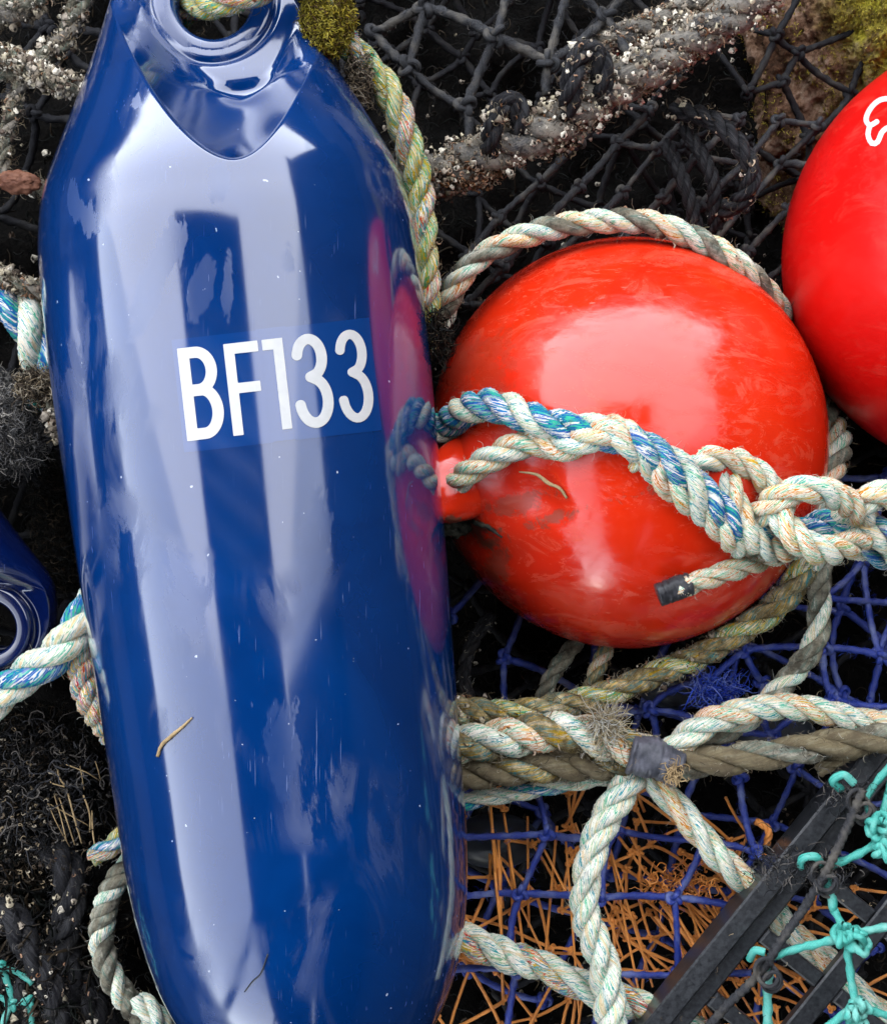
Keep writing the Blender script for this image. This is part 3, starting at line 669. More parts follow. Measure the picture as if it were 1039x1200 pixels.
# blue rope over the ball
blue = [at(478, 512, .11), at(495, 505, .14)] + [ob(*p) for p in ((520, 492, 8), (560, 482, 16), (605, 486, 19), (650, 497, 19), (700, 506, 18), (745, 520, 18), (790, 545, 18), (825, 575, 18), (852, 604, 17), (880, 628, 16))] + [at(915, 632, .165), at(960, 616, .168), at(1000, 622, .172), (at(1045, 636, .172)), at(1110, 652, .155), at(1190, 690, .11), at(1250, 740, .06)]
rope('blue and teal spliced rope arching over the middle buoy to the right edge', blue, 19, [MBl, MBl, MW], raw=True, lay=5.2, fuzz=1.3)
cream = [at(490, 625, .13)] + [ob(*p) for p in ((512, 590, 22), (545, 562, 20), (585, 532, 15), (620, 515, 12), (655, 520, 14), (690, 512, 22), (725, 505, 22), (757, 528, 20), (772, 556, 13), (800, 578, 14), (832, 606, 14), (858, 634, 14))] + [at(880, 642, .150), at(905, 640, .15)]
rope('cream rope from the eye of the middle buoy, joining the blue rope', cream, 16, [MC, MC, MW], raw=True, lay=5.6, fuzz=1.3, seed=3.3)
rope('short cream rope tucked through the blue splice', [ob(*p) for p in ((690, 498, 6), (712, 494, 16), (738, 505, 26), (748, 530, 22), (745, 545, 8))], 11, MC, raw=True, lay=6)
# knot
def krope(label, pts, r, mat, **k): return rope(label, [at(*p) for p in pts], r, mat, raw=True, fuzz=1.3, **k)
krope('upper cream loop of the knot, arching over the red gap', [(786, 556, .196), (808, 548, .204), (830, 540, .203), (860, 540, .197), (892, 556, .192), (910, 582, .186), (902, 612, .178), (884, 634, .165)], 15, [MC, MW, MC])
krope('cream strand running down through the knot beside the blue rope', [(846, 556, .192), (858, 580, .197), (866, 604, .197), (884, 630, .192), (912, 646, .182), (934, 640, .172)], 15, [MC, MC, MW])
krope('cream loop over the top of the knot, right of the red gap', [(862, 622, .170), (882, 608, .188), (902, 590, .200), (930, 574, .207), (962, 572, .205), (986, 586, .196), (1004, 606, .182), (1018, 618, .165)], 16, [MC, MW, MC])
krope('thick cream turn at the front of the knot', [(912, 582, .180), (920, 602, .202), (932, 626, .206), (954, 644, .202), (984, 647, .192), (1008, 634, .178)], 17, [MC, MC, MW])
krope('white and cream rope leaving the knot at the right edge, uppermost', [(975, 618, .165), (996, 604, .178), (1014, 586, .188), (1045, 582, .180), (1100, 600, .165), (1180, 650, .12), (1250, 700, .06)], 17, [MC, MW, MW])
krope('pale blue rope leaving the knot at the right edge, lowest', [(955, 618, .16), (985, 634, .160), (1012, 645, .158), (1045, 656, .150), (1110, 690, .13), (1180, 740, .08), (1230, 780, .04)], 15, [MBl, MW, MW])
krope('cream underside loop of the knot against the buoy', [(832, 596, .160), (838, 622, .160), (856, 640, .160), (884, 646, .158), (905, 636, .156)], 13, [MC, MD, MC])
e, inf = krope('cream rope tail with a black taped end, lying on the middle buoy', [(940, 640, .150), (915, 650, .158), (880, 662, .168), (845, 672, .180), (812, 684, .188), (792, 690, .190)], 13, [MC, MC, MC], lay=7)
def tape_wrap(e, C, rad, mat, name='tape'):
    C = cr(C, 40); n = len(C); rr = np.full(n, rad) * (1 + .035 * np.sin(np.arange(n) * .55 + 2 * np.sin(np.arange(n) * .23))) * np.interp(np.arange(n), [0, 1, n - 2, n - 1], [.93, 1, 1, .90])
    return tube(name, C, rr, mat, e, sides=26, lobes=3, amp=.16, tw=60, rough=.03)
tape_wrap(e, [at(808, 685, .1885), at(790, 690, .190), at(770, 697, .190)], 13.2 * U, M['tape_black'])
# lower ropes
e, inf = rope('soiled yellow-green rope curving under the middle buoy', [(948, 648, .125), (930, 680, .118), (895, 716, .11), (850, 748, .105), (800, 778, .105), (745, 802, .11), (690, 818, .115), (640, 828, .12), (585, 834, .12), (530, 836, .12), (490, 838, .11)], 17, [MD, MD, MY], fuzz=2.0)
crust(e, inf, 60, .0012, 70, 500)
rope('grey-white rope hanging down in a curve right of the middle buoy', [(955, 640, .125), (960, 690, .115), (957, 740, .11), (935, 785, .11), (902, 822, .115), (862, 850, .12), (820, 872, .12), (780, 890, .118)], 15, [MG, MG, MW], fuzz=1.2)
rope('white rope running right from the tape to the edge above the muddy rope', [(768, 892, .128), (796, 866, .132), (832, 842, .137), (876, 829, .138), (925, 828, .134), (975, 834, .13), (1015, 844, .125), (1070, 852, .12), (1160, 880, .09), (1240, 930, .04)], 17, [MW, MW, MC], fuzz=1.0)
e, inf = rope('thick frayed cream rope beside the blue fender, ending in grey tape', [(495, 862, .125), (540, 868, .130), (590, 866, .133), (640, 864, .134), (690, 868, .134), (730, 880, .132), (765, 890, .128)], 23, [MW, MD, MC], lay=5, fuzz=3.5)
crust(e, inf, 60, .0012, 60, 500)
clump('rope_fray', 'pale frayed fibres standing up at the joint above the grey tape', 'fibres', 708, 848, .145, 14, 16, .008, 420, .016, .0003, M['hair_white'], .5, .6)
e, inf = rope('mud-caked rope under the frayed cream one beside the blue fender', [(495, 912, .12), (545, 908, .124), (600, 902, .126), (650, 896, .126), (700, 896, .124), (750, 894, .122), (790, 892, .122)], 19, [MU, MU, MD], fuzz=1.6)
crust(e, inf, 0, .001, 0, 300)
e, inf = rope('mud-caked rope from the grey tape to the right edge', [(765, 894, .13), (800, 896, .134), (850, 893, .136), (900, 884, .136), (950, 874, .134), (1000, 868, .132), (1070, 856, .128), (1160, 850, .10), (1250, 860, .04)], 18, [MU, MU, MG], fuzz=1.5, lay=8)
crust(e, inf, 0, .001, 0, 300)
rope('thin brown rope under the muddy rope at the right edge', [(960, 905, .12), (1000, 886, .122), (1050, 878, .12)], 9, MU)
rope('thin white and teal rope below the mud-caked rope', [(500, 955, .105), (545, 942, .11), (600, 930, .113), (660, 918, .114), (710, 908, .114), (755, 900, .114)], 11, [MW, M['rope_blue'], MW], lay=9)
te = empty('grey_tape', tuple(at(765, 890, .13)), 'grey tape wrapped round the crossing of the pale ropes', 'tape')
tape_wrap(te, [at(737, 882, .132), at(765, 889, .133), at(797, 900, .133)], 24 * U, M['tape'], 'tape_wrap')
clump('rope_fray', 'tan frayed strands at the right end of the grey tape', 'fibres', 790, 905, .145, 10, 14, .006, 140, .008, .0004, M['straw'], 1.2)
rope('white and teal rope dropping from the tape to the bottom edge', [(752, 890, .118), (728, 925, .126), (706, 965, .13), (693, 1015, .132), (690, 1065, .132), (698, 1115, .132), (708, 1165, .13), (716, 1230, .125)], 19, [MW, MW, M['rope_white']], fuzz=.8, lay=5.6)
rope('white rope slanting down right from the tape under the black crate', [(752, 888, .116), (775, 920, .120), (805, 958, .12), (840, 1000, .116), (868, 1032, .108), (900, 1062, .094), (930, 1092, .085), (975, 1135, .08), (1020, 1180, .08), (1050, 1220, .08)], 17, [MW, MC, MW], fuzz=.9, lay=9)
rope('white rope with green flecks slanting across the bottom behind the hanging rope', [(500, 1080, .10), (545, 1102, .104), (590, 1122, .106), (640, 1140, .106), (690, 1160, .105), (740, 1178, .102), (790, 1196, .098), (850, 1225, .09)], 20, [MW, MM, MW], fuzz=.9, lay=6)
rope('dark rope loop in the shade under the middle buoy', [(575, 720, .06), (553, 755, .058), (545, 800, .056), (565, 850, .05)], 9, MK, fuzz=.6)
rope('grey rope stub in the shade below the middle buoy', [(690, 735, .06), (668, 762, .065), (645, 795, .066), (632, 830, .06)], 11, MG)
rope('short pinkish rope stub just below the middle buoy', [(715, 755, .07), (700, 785, .08), (690, 812, .08)], 11, [MD, MC, MD])
# left side ropes
e, inf = rope('fat blue and teal rope at the left edge, beside the top half of the fender', [(-45, 345, .09), (-10, 345, .10), (18, 365, .108), (38, 398, .11), (50, 435, .105), (58, 475, .09)], 27, [MBl, M['rope_blue'], MW], lay=5)
rope('grey-green rope tucked between the fat blue rope and the fender', [(30, 352, .09), (50, 385, .10), (62, 420, .10), (70, 465, .09), (72, 500, .08)], 12, [MG, MD, MG])
rope('teal and white rope coming from the left edge under the fender', [(-40, 850, .13), (0, 812, .14), (35, 782, .145), (70, 755, .145), (98, 722, .14), (120, 690, .12)], 22, [M['rope_blue'], MW, MW], lay=6)
rope('multicoloured braided rope beside the fender, below the teal rope', [(112, 705, .12), (100, 745, .132), (98, 790, .135), (112, 830, .132), (135, 868, .115), (160, 900, .10)], 18, [MM, MM, MM], lay=3.6, fuzz=.5)
e, inf = rope('blue and yellow rope end in the shade beside the fender', [(165, 952, .09), (148, 972, .098), (130, 992, .10), (106, 1004, .10)], 12, [M['rope_blue'], MY, MM], fuzz=2)
e, inf = rope('grey plaited rope curving beside the lower end of the fender', [(170, 1000, .08), (146, 1024, .088), (126, 1058, .09), (118, 1096, .09), (126, 1132, .09), (146, 1166, .088), (172, 1200, .085), (200, 1240, .08)], 16, [MG, MG, M['rope_white']], lay=3.8)
rope('short white rope piece at the bottom beside the end of the fender', [(160, 1172, .10), (180, 1188, .106), (196, 1215, .10)], 15, MW)

# ------------------------------------------------------------------ nets
def trefoil(c, r, tr, rot):
    t = np.linspace(0, 2 * np.pi, 46); x = np.sin(t) + 1.6 * np.sin(2 * t); y = np.cos(t) - 1.6 * np.cos(2 * t); z = -np.sin(3 * t)
    P = np.stack([x * .36, y * .36, z * .42], 1) * r
    ca, sa = math.cos(rot), math.sin(rot); P = np.stack([P[:, 0] * ca - P[:, 1] * sa, P[:, 0] * sa + P[:, 1] * ca, P[:, 2]], 1)
    return tube_arr(P + c, tr, 7, seed=rng.random() * 30, cap=False)
def net(name, label, cat, nodes, edges, r_px, mat, sag=.12, knot=2.2, fuzz=0, fmat=None, knots_as_parts=True, sides=9, jit=.5):
    """nodes: dict id -> (px,py,z); edges: (a,b) ids"""
    Pn = {k: at(*v) for k, v in nodes.items()}; r = r_px * U
    c0 = np.mean(list(Pn.values()), 0); e = empty(name, tuple(c0), label, cat)
    parts = []; deg = {}; allc = []
    for a, b_ in edges:
        A_, B_ = Pn[a], Pn[b_]; L = np.linalg.norm(B_ - A_); deg[a] = deg.get(a, 0) + 1; deg[b_] = deg.get(b_, 0) + 1
        mid = (A_ + B_) / 2 + np.array([rng.normal() * sag * .5, rng.normal() * sag * .5, -abs(rng.normal()) * sag * .6]) * L
        q1 = A_ * .7 + B_ * .3 + (mid - (A_ + B_) / 2) * .8; q2 = A_ * .3 + B_ * .7 + (mid - (A_ + B_) / 2) * .8
        C = cr([A_, q1, q2, B_], max(8, int(L / .0022)))
        allc.append(C)
        parts.append(tube_arr(C, r * (1 + .08 * rng.standard_normal()), sides, lobes=2 if r_px > 2.5 else 0, amp=.35, tw=2 * np.pi / (r * 9), seed=rng.random() * 50, rough=.09 if 'black' in name else .06))
    V, F, A = join(parts); mesh_obj('twine', V, F, mat, e, attr=A)
    if knot:
        kd = []
        var = []
        for v in range(4):
            V, F, A = trefoil(np.zeros(3), r * knot, r * .85, v); var.append(mesh_data('knot', V, F, mat, True, A))
        parts = []
        ks = [k for k in deg if deg[k] > 1]
        for q, k in enumerate(ks):
            if knots_as_parts and q < 120:
                o = bpy.data.objects.new('knot', var[q % 4]); link(o, e)
                o.location = Pn[k] - c0; o.rotation_euler = (rng.normal() * .4, rng.normal() * .4, rng.random() * 6)
            else: parts.append(trefoil(Pn[k], r * knot, r * .85, rng.random() * 6))
        if parts: V, F, A = join(parts); mesh_obj('small_knots', V, F, mat, e, attr=A)['kind'] = 'stuff'
    if fuzz:
        C = np.concatenate(allc); i = rng.integers(0, len(C), fuzz)
        V, F, A = curls_arr(C[i] + rng.standard_normal((fuzz, 3)) * r * .5, .006, .00012, 1, 5); mesh_obj('fuzz', V, F, fmat or M['hair_black'], e, attr=A)['kind'] = 'stuff'
    return e, np.concatenate(allc)
def grid_net(name, label, cat, cx, cy, ang, cell, nu_, nv_, z0, zamp, r, mat, jit=.12, drop=.06, shear=0, **k):
    nodes, edges = {}, []; ca, sa = math.cos(ang), math.sin(ang); sd_ = rng.random() * 40
    for i in range(nu_):
        for j in range(nv_):
            u = (i - nu_ / 2 + shear * j) * cell[0]; v = (j - nv_ / 2) * cell[1]
            x = cx + u * ca - v * sa + rng.normal() * cell[0] * jit; y = cy + u * sa + v * ca + rng.normal() * cell[1] * jit
            nodes[i, j] = (x, y, z0 + zamp * mnoise.noise(Vector((x * .006 + sd_, y * .006, 0))))
    for i in range(nu_):
        for j in range(nv_):
            if i + 1 < nu_ and rng.random() > drop: edges.append(((i, j), (i + 1, j)))
            if j + 1 < nv_ and rng.random() > drop: edges.append(((i, j), (i, j + 1)))
    return net(name, label, cat, nodes, edges, r, mat, **k)
# blue net
Z = .085
bn = {'a': (480, 982, Z - .01), 'b': (641, 977, Z + .008), 'c': (722, 972, Z), 'd': (812, 978, Z - .01), 'e': (610, 1047, Z), 'f': (480, 1062, Z - .01), 'g': (706, 1052, Z), 'h': (790, 1052, Z + .008), 'i': (866, 1064, Z), 'j': (604, 1136, Z), 'k': (480, 1142, Z - .01), 'l': (590, 1225, Z), 'm': (700, 1140, Z), 'n': (793, 1143, Z), 'o': (690, 1225, Z), 'p': (824, 985, Z), 'q': (622, 920, Z - .015), 'r': (886, 1000, Z + .012), 's': (866, 910, Z + .01), 't': (760, 832, Z), 'u': (772, 780, Z - .03), 'v': (872, 762, Z), 'w': (893, 800, Z - .01), 'x': (965, 760, Z), 'y': (960, 700, Z), 'z': (1060, 706, Z - .01), 'A': (1030, 768, Z), 'B': (975, 818, Z), 'C': (1075, 822, Z), 'D': (700, 842, Z - .02), 'E': (768, 872, Z - .01), 'F': (830, 800, Z + .015), 'G': (812, 1225, Z), 'H': (950, 640, Z - .02), 'I': (1012, 655, Z - .02), 'J': (912, 1068, Z), 'K': (880, 1140, Z), 'L': (905, 862, Z + .005), 'M': (850, 860, Z + .01)}
be = 'ab bc cp ph be ef eg cg gh hi ej jk jl jm mn hn mo nG qb rs ri pr sM Mt tD Tt tF Fv vx xy yz xA AC xB BC vw wL LM AI yH yI tE uv iJ nK LB zA'.replace('T', 't').split()
be = [(x[0], x[1]) for x in be if x[0] != x[1]]
net('blue_net', 'bright blue knotted netting stretched across the lower right of the heap', 'net', bn, be, 4.3, M['net_blue'], sag=.10, knot=2.3, fuzz=2600, fmat=M['hair_blue'])
clump('blue_fray', 'frayed tuft of blue twine above the white rope', 'fibres', 838, 808, .108, 30, 14, .006, 420, .016, .00035, M['hair_blue'], 1.2)
grid_net('blue_net', 'deeper fold of blue netting in the shade behind the first', 'net', 830, 900, .35, (86, 86), 8, 9, .035, .03, 4.5, M['net_blue'], jit=.14, knot=2.2, fuzz=0)
# orange nets: taut fine twine fans
for k, (lab, cx, cy, ang, cell, nu_, nv_, z0) in enumerate([
    ('orange fine netting bunched in the middle of the bottom edge', 650, 1080, R(72), (62, 30), 7, 9, .060),
    ('orange fine netting fanned out left of the black crate', 830, 1110, R(52), (46, 19), 8, 11, .064),
    ('orange fine netting seen through the black crate', 930, 1130, R(18), (52, 36), 8, 6, .045),
    ('orange fine netting along the bottom left of the hanging rope', 590, 1170, R(8), (44, 52), 6, 3, .066)]):
    grid_net('orange_net', lab, 'net', cx, cy, ang, cell, nu_, nv_, z0, .022, 2.1, M['net_orange'], jit=.34, drop=.26, sag=.06, knot=2.4, sides=6)
parts = []
for k in range(28):
    x = rng.uniform(560, 720) if k % 2 else rng.uniform(760, 880); y = rng.uniform(930, 1010) if x < 730 else rng.uniform(1020, 1080)
    a = R(rng.normal(82, 9) if x < 730 else rng.normal(58, 9)); L = rng.uniform(110, 230)
    parts.append(tube_arr(cr([at(x, y, .07), at(x + math.cos(a) * L * .5, y + math.sin(a) * L * .5, .074 + rng.normal() * .004), at(x + math.cos(a) * L, y + math.sin(a) * L, .066)], 22), rng.uniform(1.3, 2.3) * U, 6, seed=k))
V, F, A = join(parts); tag(mesh_obj('orange_twine', V, F, M['net_orange'], attr=A), 'loose taut lengths of orange twine behind the blue netting', 'twine', kind='stuff')
clump('orange_fray', 'ragged orange and green fibres left of the black crate', 'fibres', 800, 1035, .075, 60, 26, .012, 110, .016, .0006, M['net_orange'], 1.8)
tag(rope('red twine scrap beside the blue knot near the crate', [(885, 962, .09), (900, 972, .092), (898, 990, .09)], 5, M['net_orange'], name='twine_scrap', cat='twine', fuzz=0)[0])
# turquoise net
Z = .150
tn = {'a': (1060, 880, Z), 'b': (1012, 938, Z), 'c': (1032, 985, Z + .006), 'd': (962, 1018, Z), 'e': (976, 1066, Z), 'f': (992, 1098, Z + .006), 'g': (1070, 1082, Z), 'h': (900, 1122, Z - .004), 'i': (884, 1140, Z - .02), 'j': (899, 1225, Z - .01), 'k': (1003, 1180, Z + .004), 'l': (960, 1215, Z), 'm': (1060, 1198, Z), 'n': (1075, 975, Z), 'o': (1040, 930, Z - .004)}
te_ = ['ab', 'bc', 'dc', 'de', 'ef', 'fg', 'fh', 'hj', 'fk', 'kl', 'km', 'cn', 'ao', 'oc']
net('turquoise_net', 'bright turquoise netting over the black crate in the bottom right corner', 'net', tn, [tuple(x) for x in te_], 4.9, M['net_teal'], sag=.05, knot=0, fuzz=120)
tnet = bpy.data.objects['turquoise_net']
def big_knot(px, py, z, s, turns=4):
    c = at(px, py, z); parts = []
    for q in range(turns):
        t = np.linspace(0, 2 * np.pi, 26); a = rng.random() * 3; rx, ry = s * U * (.62 + .25 * rng.random()), s * U * (.22 + .35 * rng.random())
        P = np.stack([rx * np.cos(t) * math.cos(a) - ry * np.sin(t) * math.sin(a), rx * np.cos(t) * math.sin(a) + ry * np.sin(t) * math.cos(a), .4 * s * U * np.sin(2 * t + q) + q * .0011], 1)
        parts.append(tube_arr(P + c + rng.standard_normal(3) * .0012, 4.0 * U, 9, lobes=2, amp=.4, tw=500, cap=False))
    V, F, A = join(parts); mesh_obj('knot', V, F, M['net_teal'], tnet, attr=A)
for a in ((1006, 1100, Z + .006, 16), (988, 1097, Z + .006, 13), (1028, 968, Z + .006, 17, 5), (1036, 995, Z + .008, 15, 5), (1003, 1182, Z + .004, 15), (1000, 1200, Z, 13)): big_knot(*a)
for pts in ([(985, 925, .15), (975, 915, .156), (988, 908, .158), (1000, 918, .156)], [(938, 1016, .15), (940, 1006, .156), (955, 1004, .157), (962, 1014, .15)], [(878, 1124, .14), (884, 1114, .146), (896, 1116, .148)]):
    tube('loop', cr([at(*p) for p in pts], 24), 5 * U, M['net_teal'], tnet, sides=8)
ce = empty('twisted_twine', tuple(at(960, 1040, .15)), 'grey-black twisted cord lashed along the crate under the turquoise netting', 'cord')
for k, pts in enumerate(([(1010, 925, .158), (996, 960, .156), (978, 1000, .156), (962, 1030, .156), (940, 1066, .152), (915, 1102, .15), (890, 1140, .15), (850, 1180, .146), (820, 1215, .14)],)):
    tube('cord', cr([at(*p) for p in pts], 160), 5.2 * U, M['net_grey'], ce, sides=10, lobes=2, amp=.5, tw=700, rough=.05)
for px, py in ((1000, 935), (958, 1020), (892, 1132)):
    t = np.linspace(0, 8 * np.pi, 90); P = at(px, py, .154) + np.stack([.004 * np.cos(t) + t * .0002, .0045 * np.sin(t) - t * .0003, .003 * np.sin(t * .7)], 1) * 1.4
    tube('lashing', P, 2.6 * U, M['net_grey'], ce, sides=6)
i = rng.integers(0, 3, 500); Pc = np.array([at(905, 1012, .152), at(992, 930, .152), at(960, 1020, .153)])[i] + rng.standard_normal((500, 3)) * np.array([.008, .006, .003])
V, F, A = curls_arr(Pc, .010, .00028, 1, 5); mesh_obj('fuzz', V, F, M['hair_black'], ce, attr=A)['kind'] = 'stuff'

# ------------------------------------------------------------------ black crate
ce = empty('plastic_crate', tuple(at(930, 1080, .10)), 'black plastic crate with square openings in the bottom right corner', 'crate')
d1 = np.array([.63, .777, 0]); d2 = np.array([.777, -.63, 0]); o0 = at(850, 1104, .125)
def bar(name, a0, a1, b0, b1, zt, th, bev=.0012):
    """bar in crate axes (metres) with chamfered top"""
    def P(a, b_, z): return o0 + d1 * a + d2 * b_ + np.array([0, 0, z - .125])
    V = [P(a, b_, zt - th) for a, b_ in ((a0, b0), (a1, b0), (a1, b1), (a0, b1))] + [P(a, b_, zt - bev) for a, b_ in ((a0, b0), (a1, b0), (a1, b1), (a0, b1))] + [P(a, b_, zt) for a, b_ in ((a0 + bev, b0 + bev), (a1 - bev, b0 + bev), (a1 - bev, b1 - bev), (a0 + bev, b1 - bev))]
    F = [[0, 1, 2, 3]] + [[i, i + 4, (i + 1) % 4 + 4, (i + 1) % 4] for i in range(4)] + [[i + 4, i + 8, (i + 1) % 4 + 8, (i + 1) % 4 + 4] for i in range(4)] + [[8, 11, 10, 9]]
    return mesh_obj(name, np.array(V), np.array(F), M['crate'], ce, smooth=False)
bar('side_rail', -.12, .17, -.007, .006, .125, .024)
bar('inner_rail', -.12, .17, .0065, .017, .119, .008)
for b0 in (.062, .127): bar('rail', -.12, .20, b0, b0 + .013, .120, .008)
for a in (-.088, -.038, .012, .062, .112): 
    for k, b0 in enumerate((.0175, .0755, .1405)): bar('rung', a, a + .010, b0, (.0615, .1265, .1845)[k], .1195, .007)
V, F, A = curls_arr(o0 + d1 * rng.uniform(-.1, .15, (160, 1)) + d2 * rng.uniform(-.006, .16, (160, 1)) + np.array([0, 0, .001]), .004, .0003, 1, 5)
mesh_obj('grit', V, F, M['weed_pale'], ce, attr=A)['kind'] = 'stuff'

# ------------------------------------------------------------------ upper background: encrusted black ropes and nets
e, inf = rope('thick black rope crusted with barnacles slanting up right behind the buoy', [(440, 228, .10), (500, 205, .115), (550, 185, .125), (600, 168, .13), (650, 142, .135), (700, 112, .135), (750, 84, .135), (800, 55, .13), (850, 22, .125), (900, -20, .12)], 25, M['rope_crusted'], lay=5, fuzz=1.5, fmat=M['weed_pale'])
crust(e, inf, 1500, .0014, 900, 1500, spread=1.9); 
for lab, pts, r in (('upright black loop round the left half of the crusted rope', [(572, 200, .12), (576, 160, .148), (582, 128, .150), (598, 120, .148), (606, 150, .142), (600, 190, .12)], 13),
                 ('upright black loop round the middle of the crusted rope', [(664, 165, .12), (668, 110, .155), (680, 68, .155), (698, 62, .152), (706, 100, .148), (690, 150, .12)], 14)):
    e, inf = rope(lab, pts, r, MK, fuzz=0, name='black_loop'); crust(e, inf, 60, .0015, 30, 200)
e, inf = rope('black rope crusted with barnacles behind the first, near the top edge', [(690, 60, .10), (740, 40, .11), (790, 18, .115), (840, -15, .11)], 16, M['rope_crusted'], fuzz=1.5, fmat=M['weed_pale']); crust(e, inf, 420, .0013, 260, 500)
clump('barnacle_bits', 'pale tube worms clustered under the crusted rope left of the buoy rope', 'barnacles', 545, 205, .125, 50, 22, .012, 420, .007, .0007, M['rust_bits'], 3)
clump('barnacle_bits', 'pale tube worms clustered under the crusted rope near its middle', 'barnacles', 640, 165, .125, 45, 24, .012, 300, .007, .0007, M['weed_pale'], 3)
# net above
Z = .12
nn = {'a': (512, -30, Z), 'b': (497, 8, Z), 'c': (478, 78, Z), 'd': (545, 125, Z), 'e': (580, 42, Z + .006), 'f': (598, -25, Z), 'g': (642, 72, Z), 'h': (668, -20, Z), 'i': (640, 112, Z), 'j': (440, 40, Z - .01), 'k': (710, 20, Z - .01), 'l': (548, 165, Z), 'm': (738, 66, Z), 'n': (746, -25, Z)}
net('black_net', 'worn grey-black knotted netting above the crusted rope', 'net', nn, [tuple(x) for x in 'ab bc cd be ef de eg gh gi jb cj gk kh dl km kn'.split()], 5.4, M['net_grey'], sag=.06, knot=2.4, fuzz=2600)
# creel net below: near-parallel cords
nodes, edges = {}, []
for i in range(9):
    for j in range(6):
        nodes[i, j] = (500 + i * 48 + j * 44 + rng.normal() * 3, 350 + i * 6 - j * 46 + rng.normal() * 3, .06 + .03 * mnoise.noise(Vector((i * .5, j * .5, 4))))
for i in range(9):
    for j in range(6):
        if j < 5: edges.append(((i, j), (i, j + 1)))
        if i < 8 and rng.random() > .5 and (i + j) % 2: edges.append(((i, j), (i + 1, j)))
net('black_net', 'taut black creel netting between the crusted rope and the middle buoy', 'net', nodes, edges, 4.6, M['net_grey'], sag=.03, knot=1.8, fuzz=2600)
grid_net('black_net', 'deep black netting in the shade along the top edge', 'net', 620, 90, .6, (58, 58), 13, 9, .035, .04, 4.4, M['net_black'], jit=.2, knot=2)
grid_net('black_net', 'deep black netting in the shade down the left side', 'net', 0, 500, .3, (60, 60), 10, 26, .02, .05, 5, M['net_black'], jit=.25, knot=2)
grid_net('black_net', 'deep black netting in the shade beneath the blue net', 'net', 850, 950, .9, (70, 70), 13, 12, .0, .03, 5, M['net_black'], jit=.25, knot=2)
e, inf = rope('black rope coil between the crusted rope and the mossy rock', [(790, 130, .08), (830, 140, .10), (862, 165, .11), (880, 200, .11), (868, 235, .10), (835, 250, .08)], 12, MK, fuzz=1, fmat=M['hair_black']); crust(e, inf, 30, .0016, 20, 100)
rope('black rope curving down the dark gap beside the mossy rock', [(800, 150, .08), (822, 180, .095), (836, 220, .095), (838, 270, .08)], 9, MK, fuzz=1, fmat=M['hair_black'])
rope('second black rope in the dark gap left of the mossy rock', [(778, 170, .07), (796, 205, .085), (812, 250, .085), (822, 300, .07)], 9, MK, fuzz=1, fmat=M['hair_black'])
# top left encrusted ropes
for lab, pts, r, nb in (
    ('pale barnacle-crusted rope at the top left corner', [(-40, 20, .12), (0, 10, .13), (30, 2, .13), (60, -30, .12)], 17, 260),
    ('grey crusted rope slanting down from the top, left of the fender', [(112, -40, .11), (92, 5, .12), (74, 45, .12), (45, 72, .12), (10, 84, .12), (-40, 70, .11)], 12, 150),
    ('pale barnacle-crusted rope pointing at the fender from the left edge', [(-30, 60, .12), (10, 66, .128), (40, 82, .132), (68, 98, .134), (96, 104, .13)], 11, 330),
    ('thin fraying rope hanging down the top left gap', [(30, 85, .12), (14, 130, .118), (4, 175, .115), (8, 208, .112), (40, 216, .11), (66, 226, .105)], 9, 60),
    ('barnacle-crusted rope just above the fat blue rope at the left edge', [(-30, 312, .11), (5, 326, .118), (35, 338, .12), (62, 346, .112)], 10, 300)):
    e, inf = rope(lab, pts, r, [MG, M['rope_crusted'], MG], fuzz=1.5, fmat=M['hair_white']); crust(e, inf, int(nb * 1.5), .0015, nb // 2, 500, spread=1.9)
# brown shell piece
tag(lump('crab_shell', at(22, 214, .128), (26 * U, 14 * U, .006), -6, M['rust'], None, rough=.22), 'reddish brown piece of crab shell on the ropes at the left', 'shell')
# weed masses on the left
clump('seaweed_clump', 'grey matted weed at the left edge beside the middle of the fender', 'seaweed', 8, 500, .085, 52, 66, .03, 7500, .012, .00032, M['weed_grey'], 1.2)
clump('hydroid_tuft', 'tan bushy hydroid tuft wedged between grey weed and fender', 'hydroid', 52, 452, .115, 34, 22, .012, 1300, .012, .0004, M['weed_pale'], 1.8)
e_, inf = rope('tan crusted rope stub wedged between the weed and the fender', [(58, 455, .11), (64, 480, .115), (74, 512, .11)], 8, MG, fuzz=0); crust(e_, inf, 130, .002, 20, 160, spread=1.6)
clump('seaweed_clump', 'dark matted weed left of the fender below the teal rope', 'seaweed', 40, 920, .05, 110, 110, .03, 9000, .013, .0005, M['weed'], 1.5)
clump('seaweed_clump', 'black weed fronds in the bottom left corner', 'seaweed', 40, 1120, .05, 110, 110, .03, 3000, .030, .0012, M['weed'], .9)
clump('seaweed_clump', 'wiry grey weed tangled among the tan stalks left of the fender', 'seaweed', 50, 920, .07, 90, 90, .025, 900, .020, .0006, M['hair_black'], 1.4)
clump('hydroid_tuft', 'scraps of pale tube worm in the dark weed at the lower left edge', 'hydroid', 40, 980, .085, 80, 150, .015, 240, .006, .0006, M['weed_pale'], 2.2)
clump('seaweed_clump', 'dark weed in the gap between the two fenders', 'seaweed', 75, 620, .04, 40, 90, .03, 2500, .012, .0004, M['weed'], 1.5)
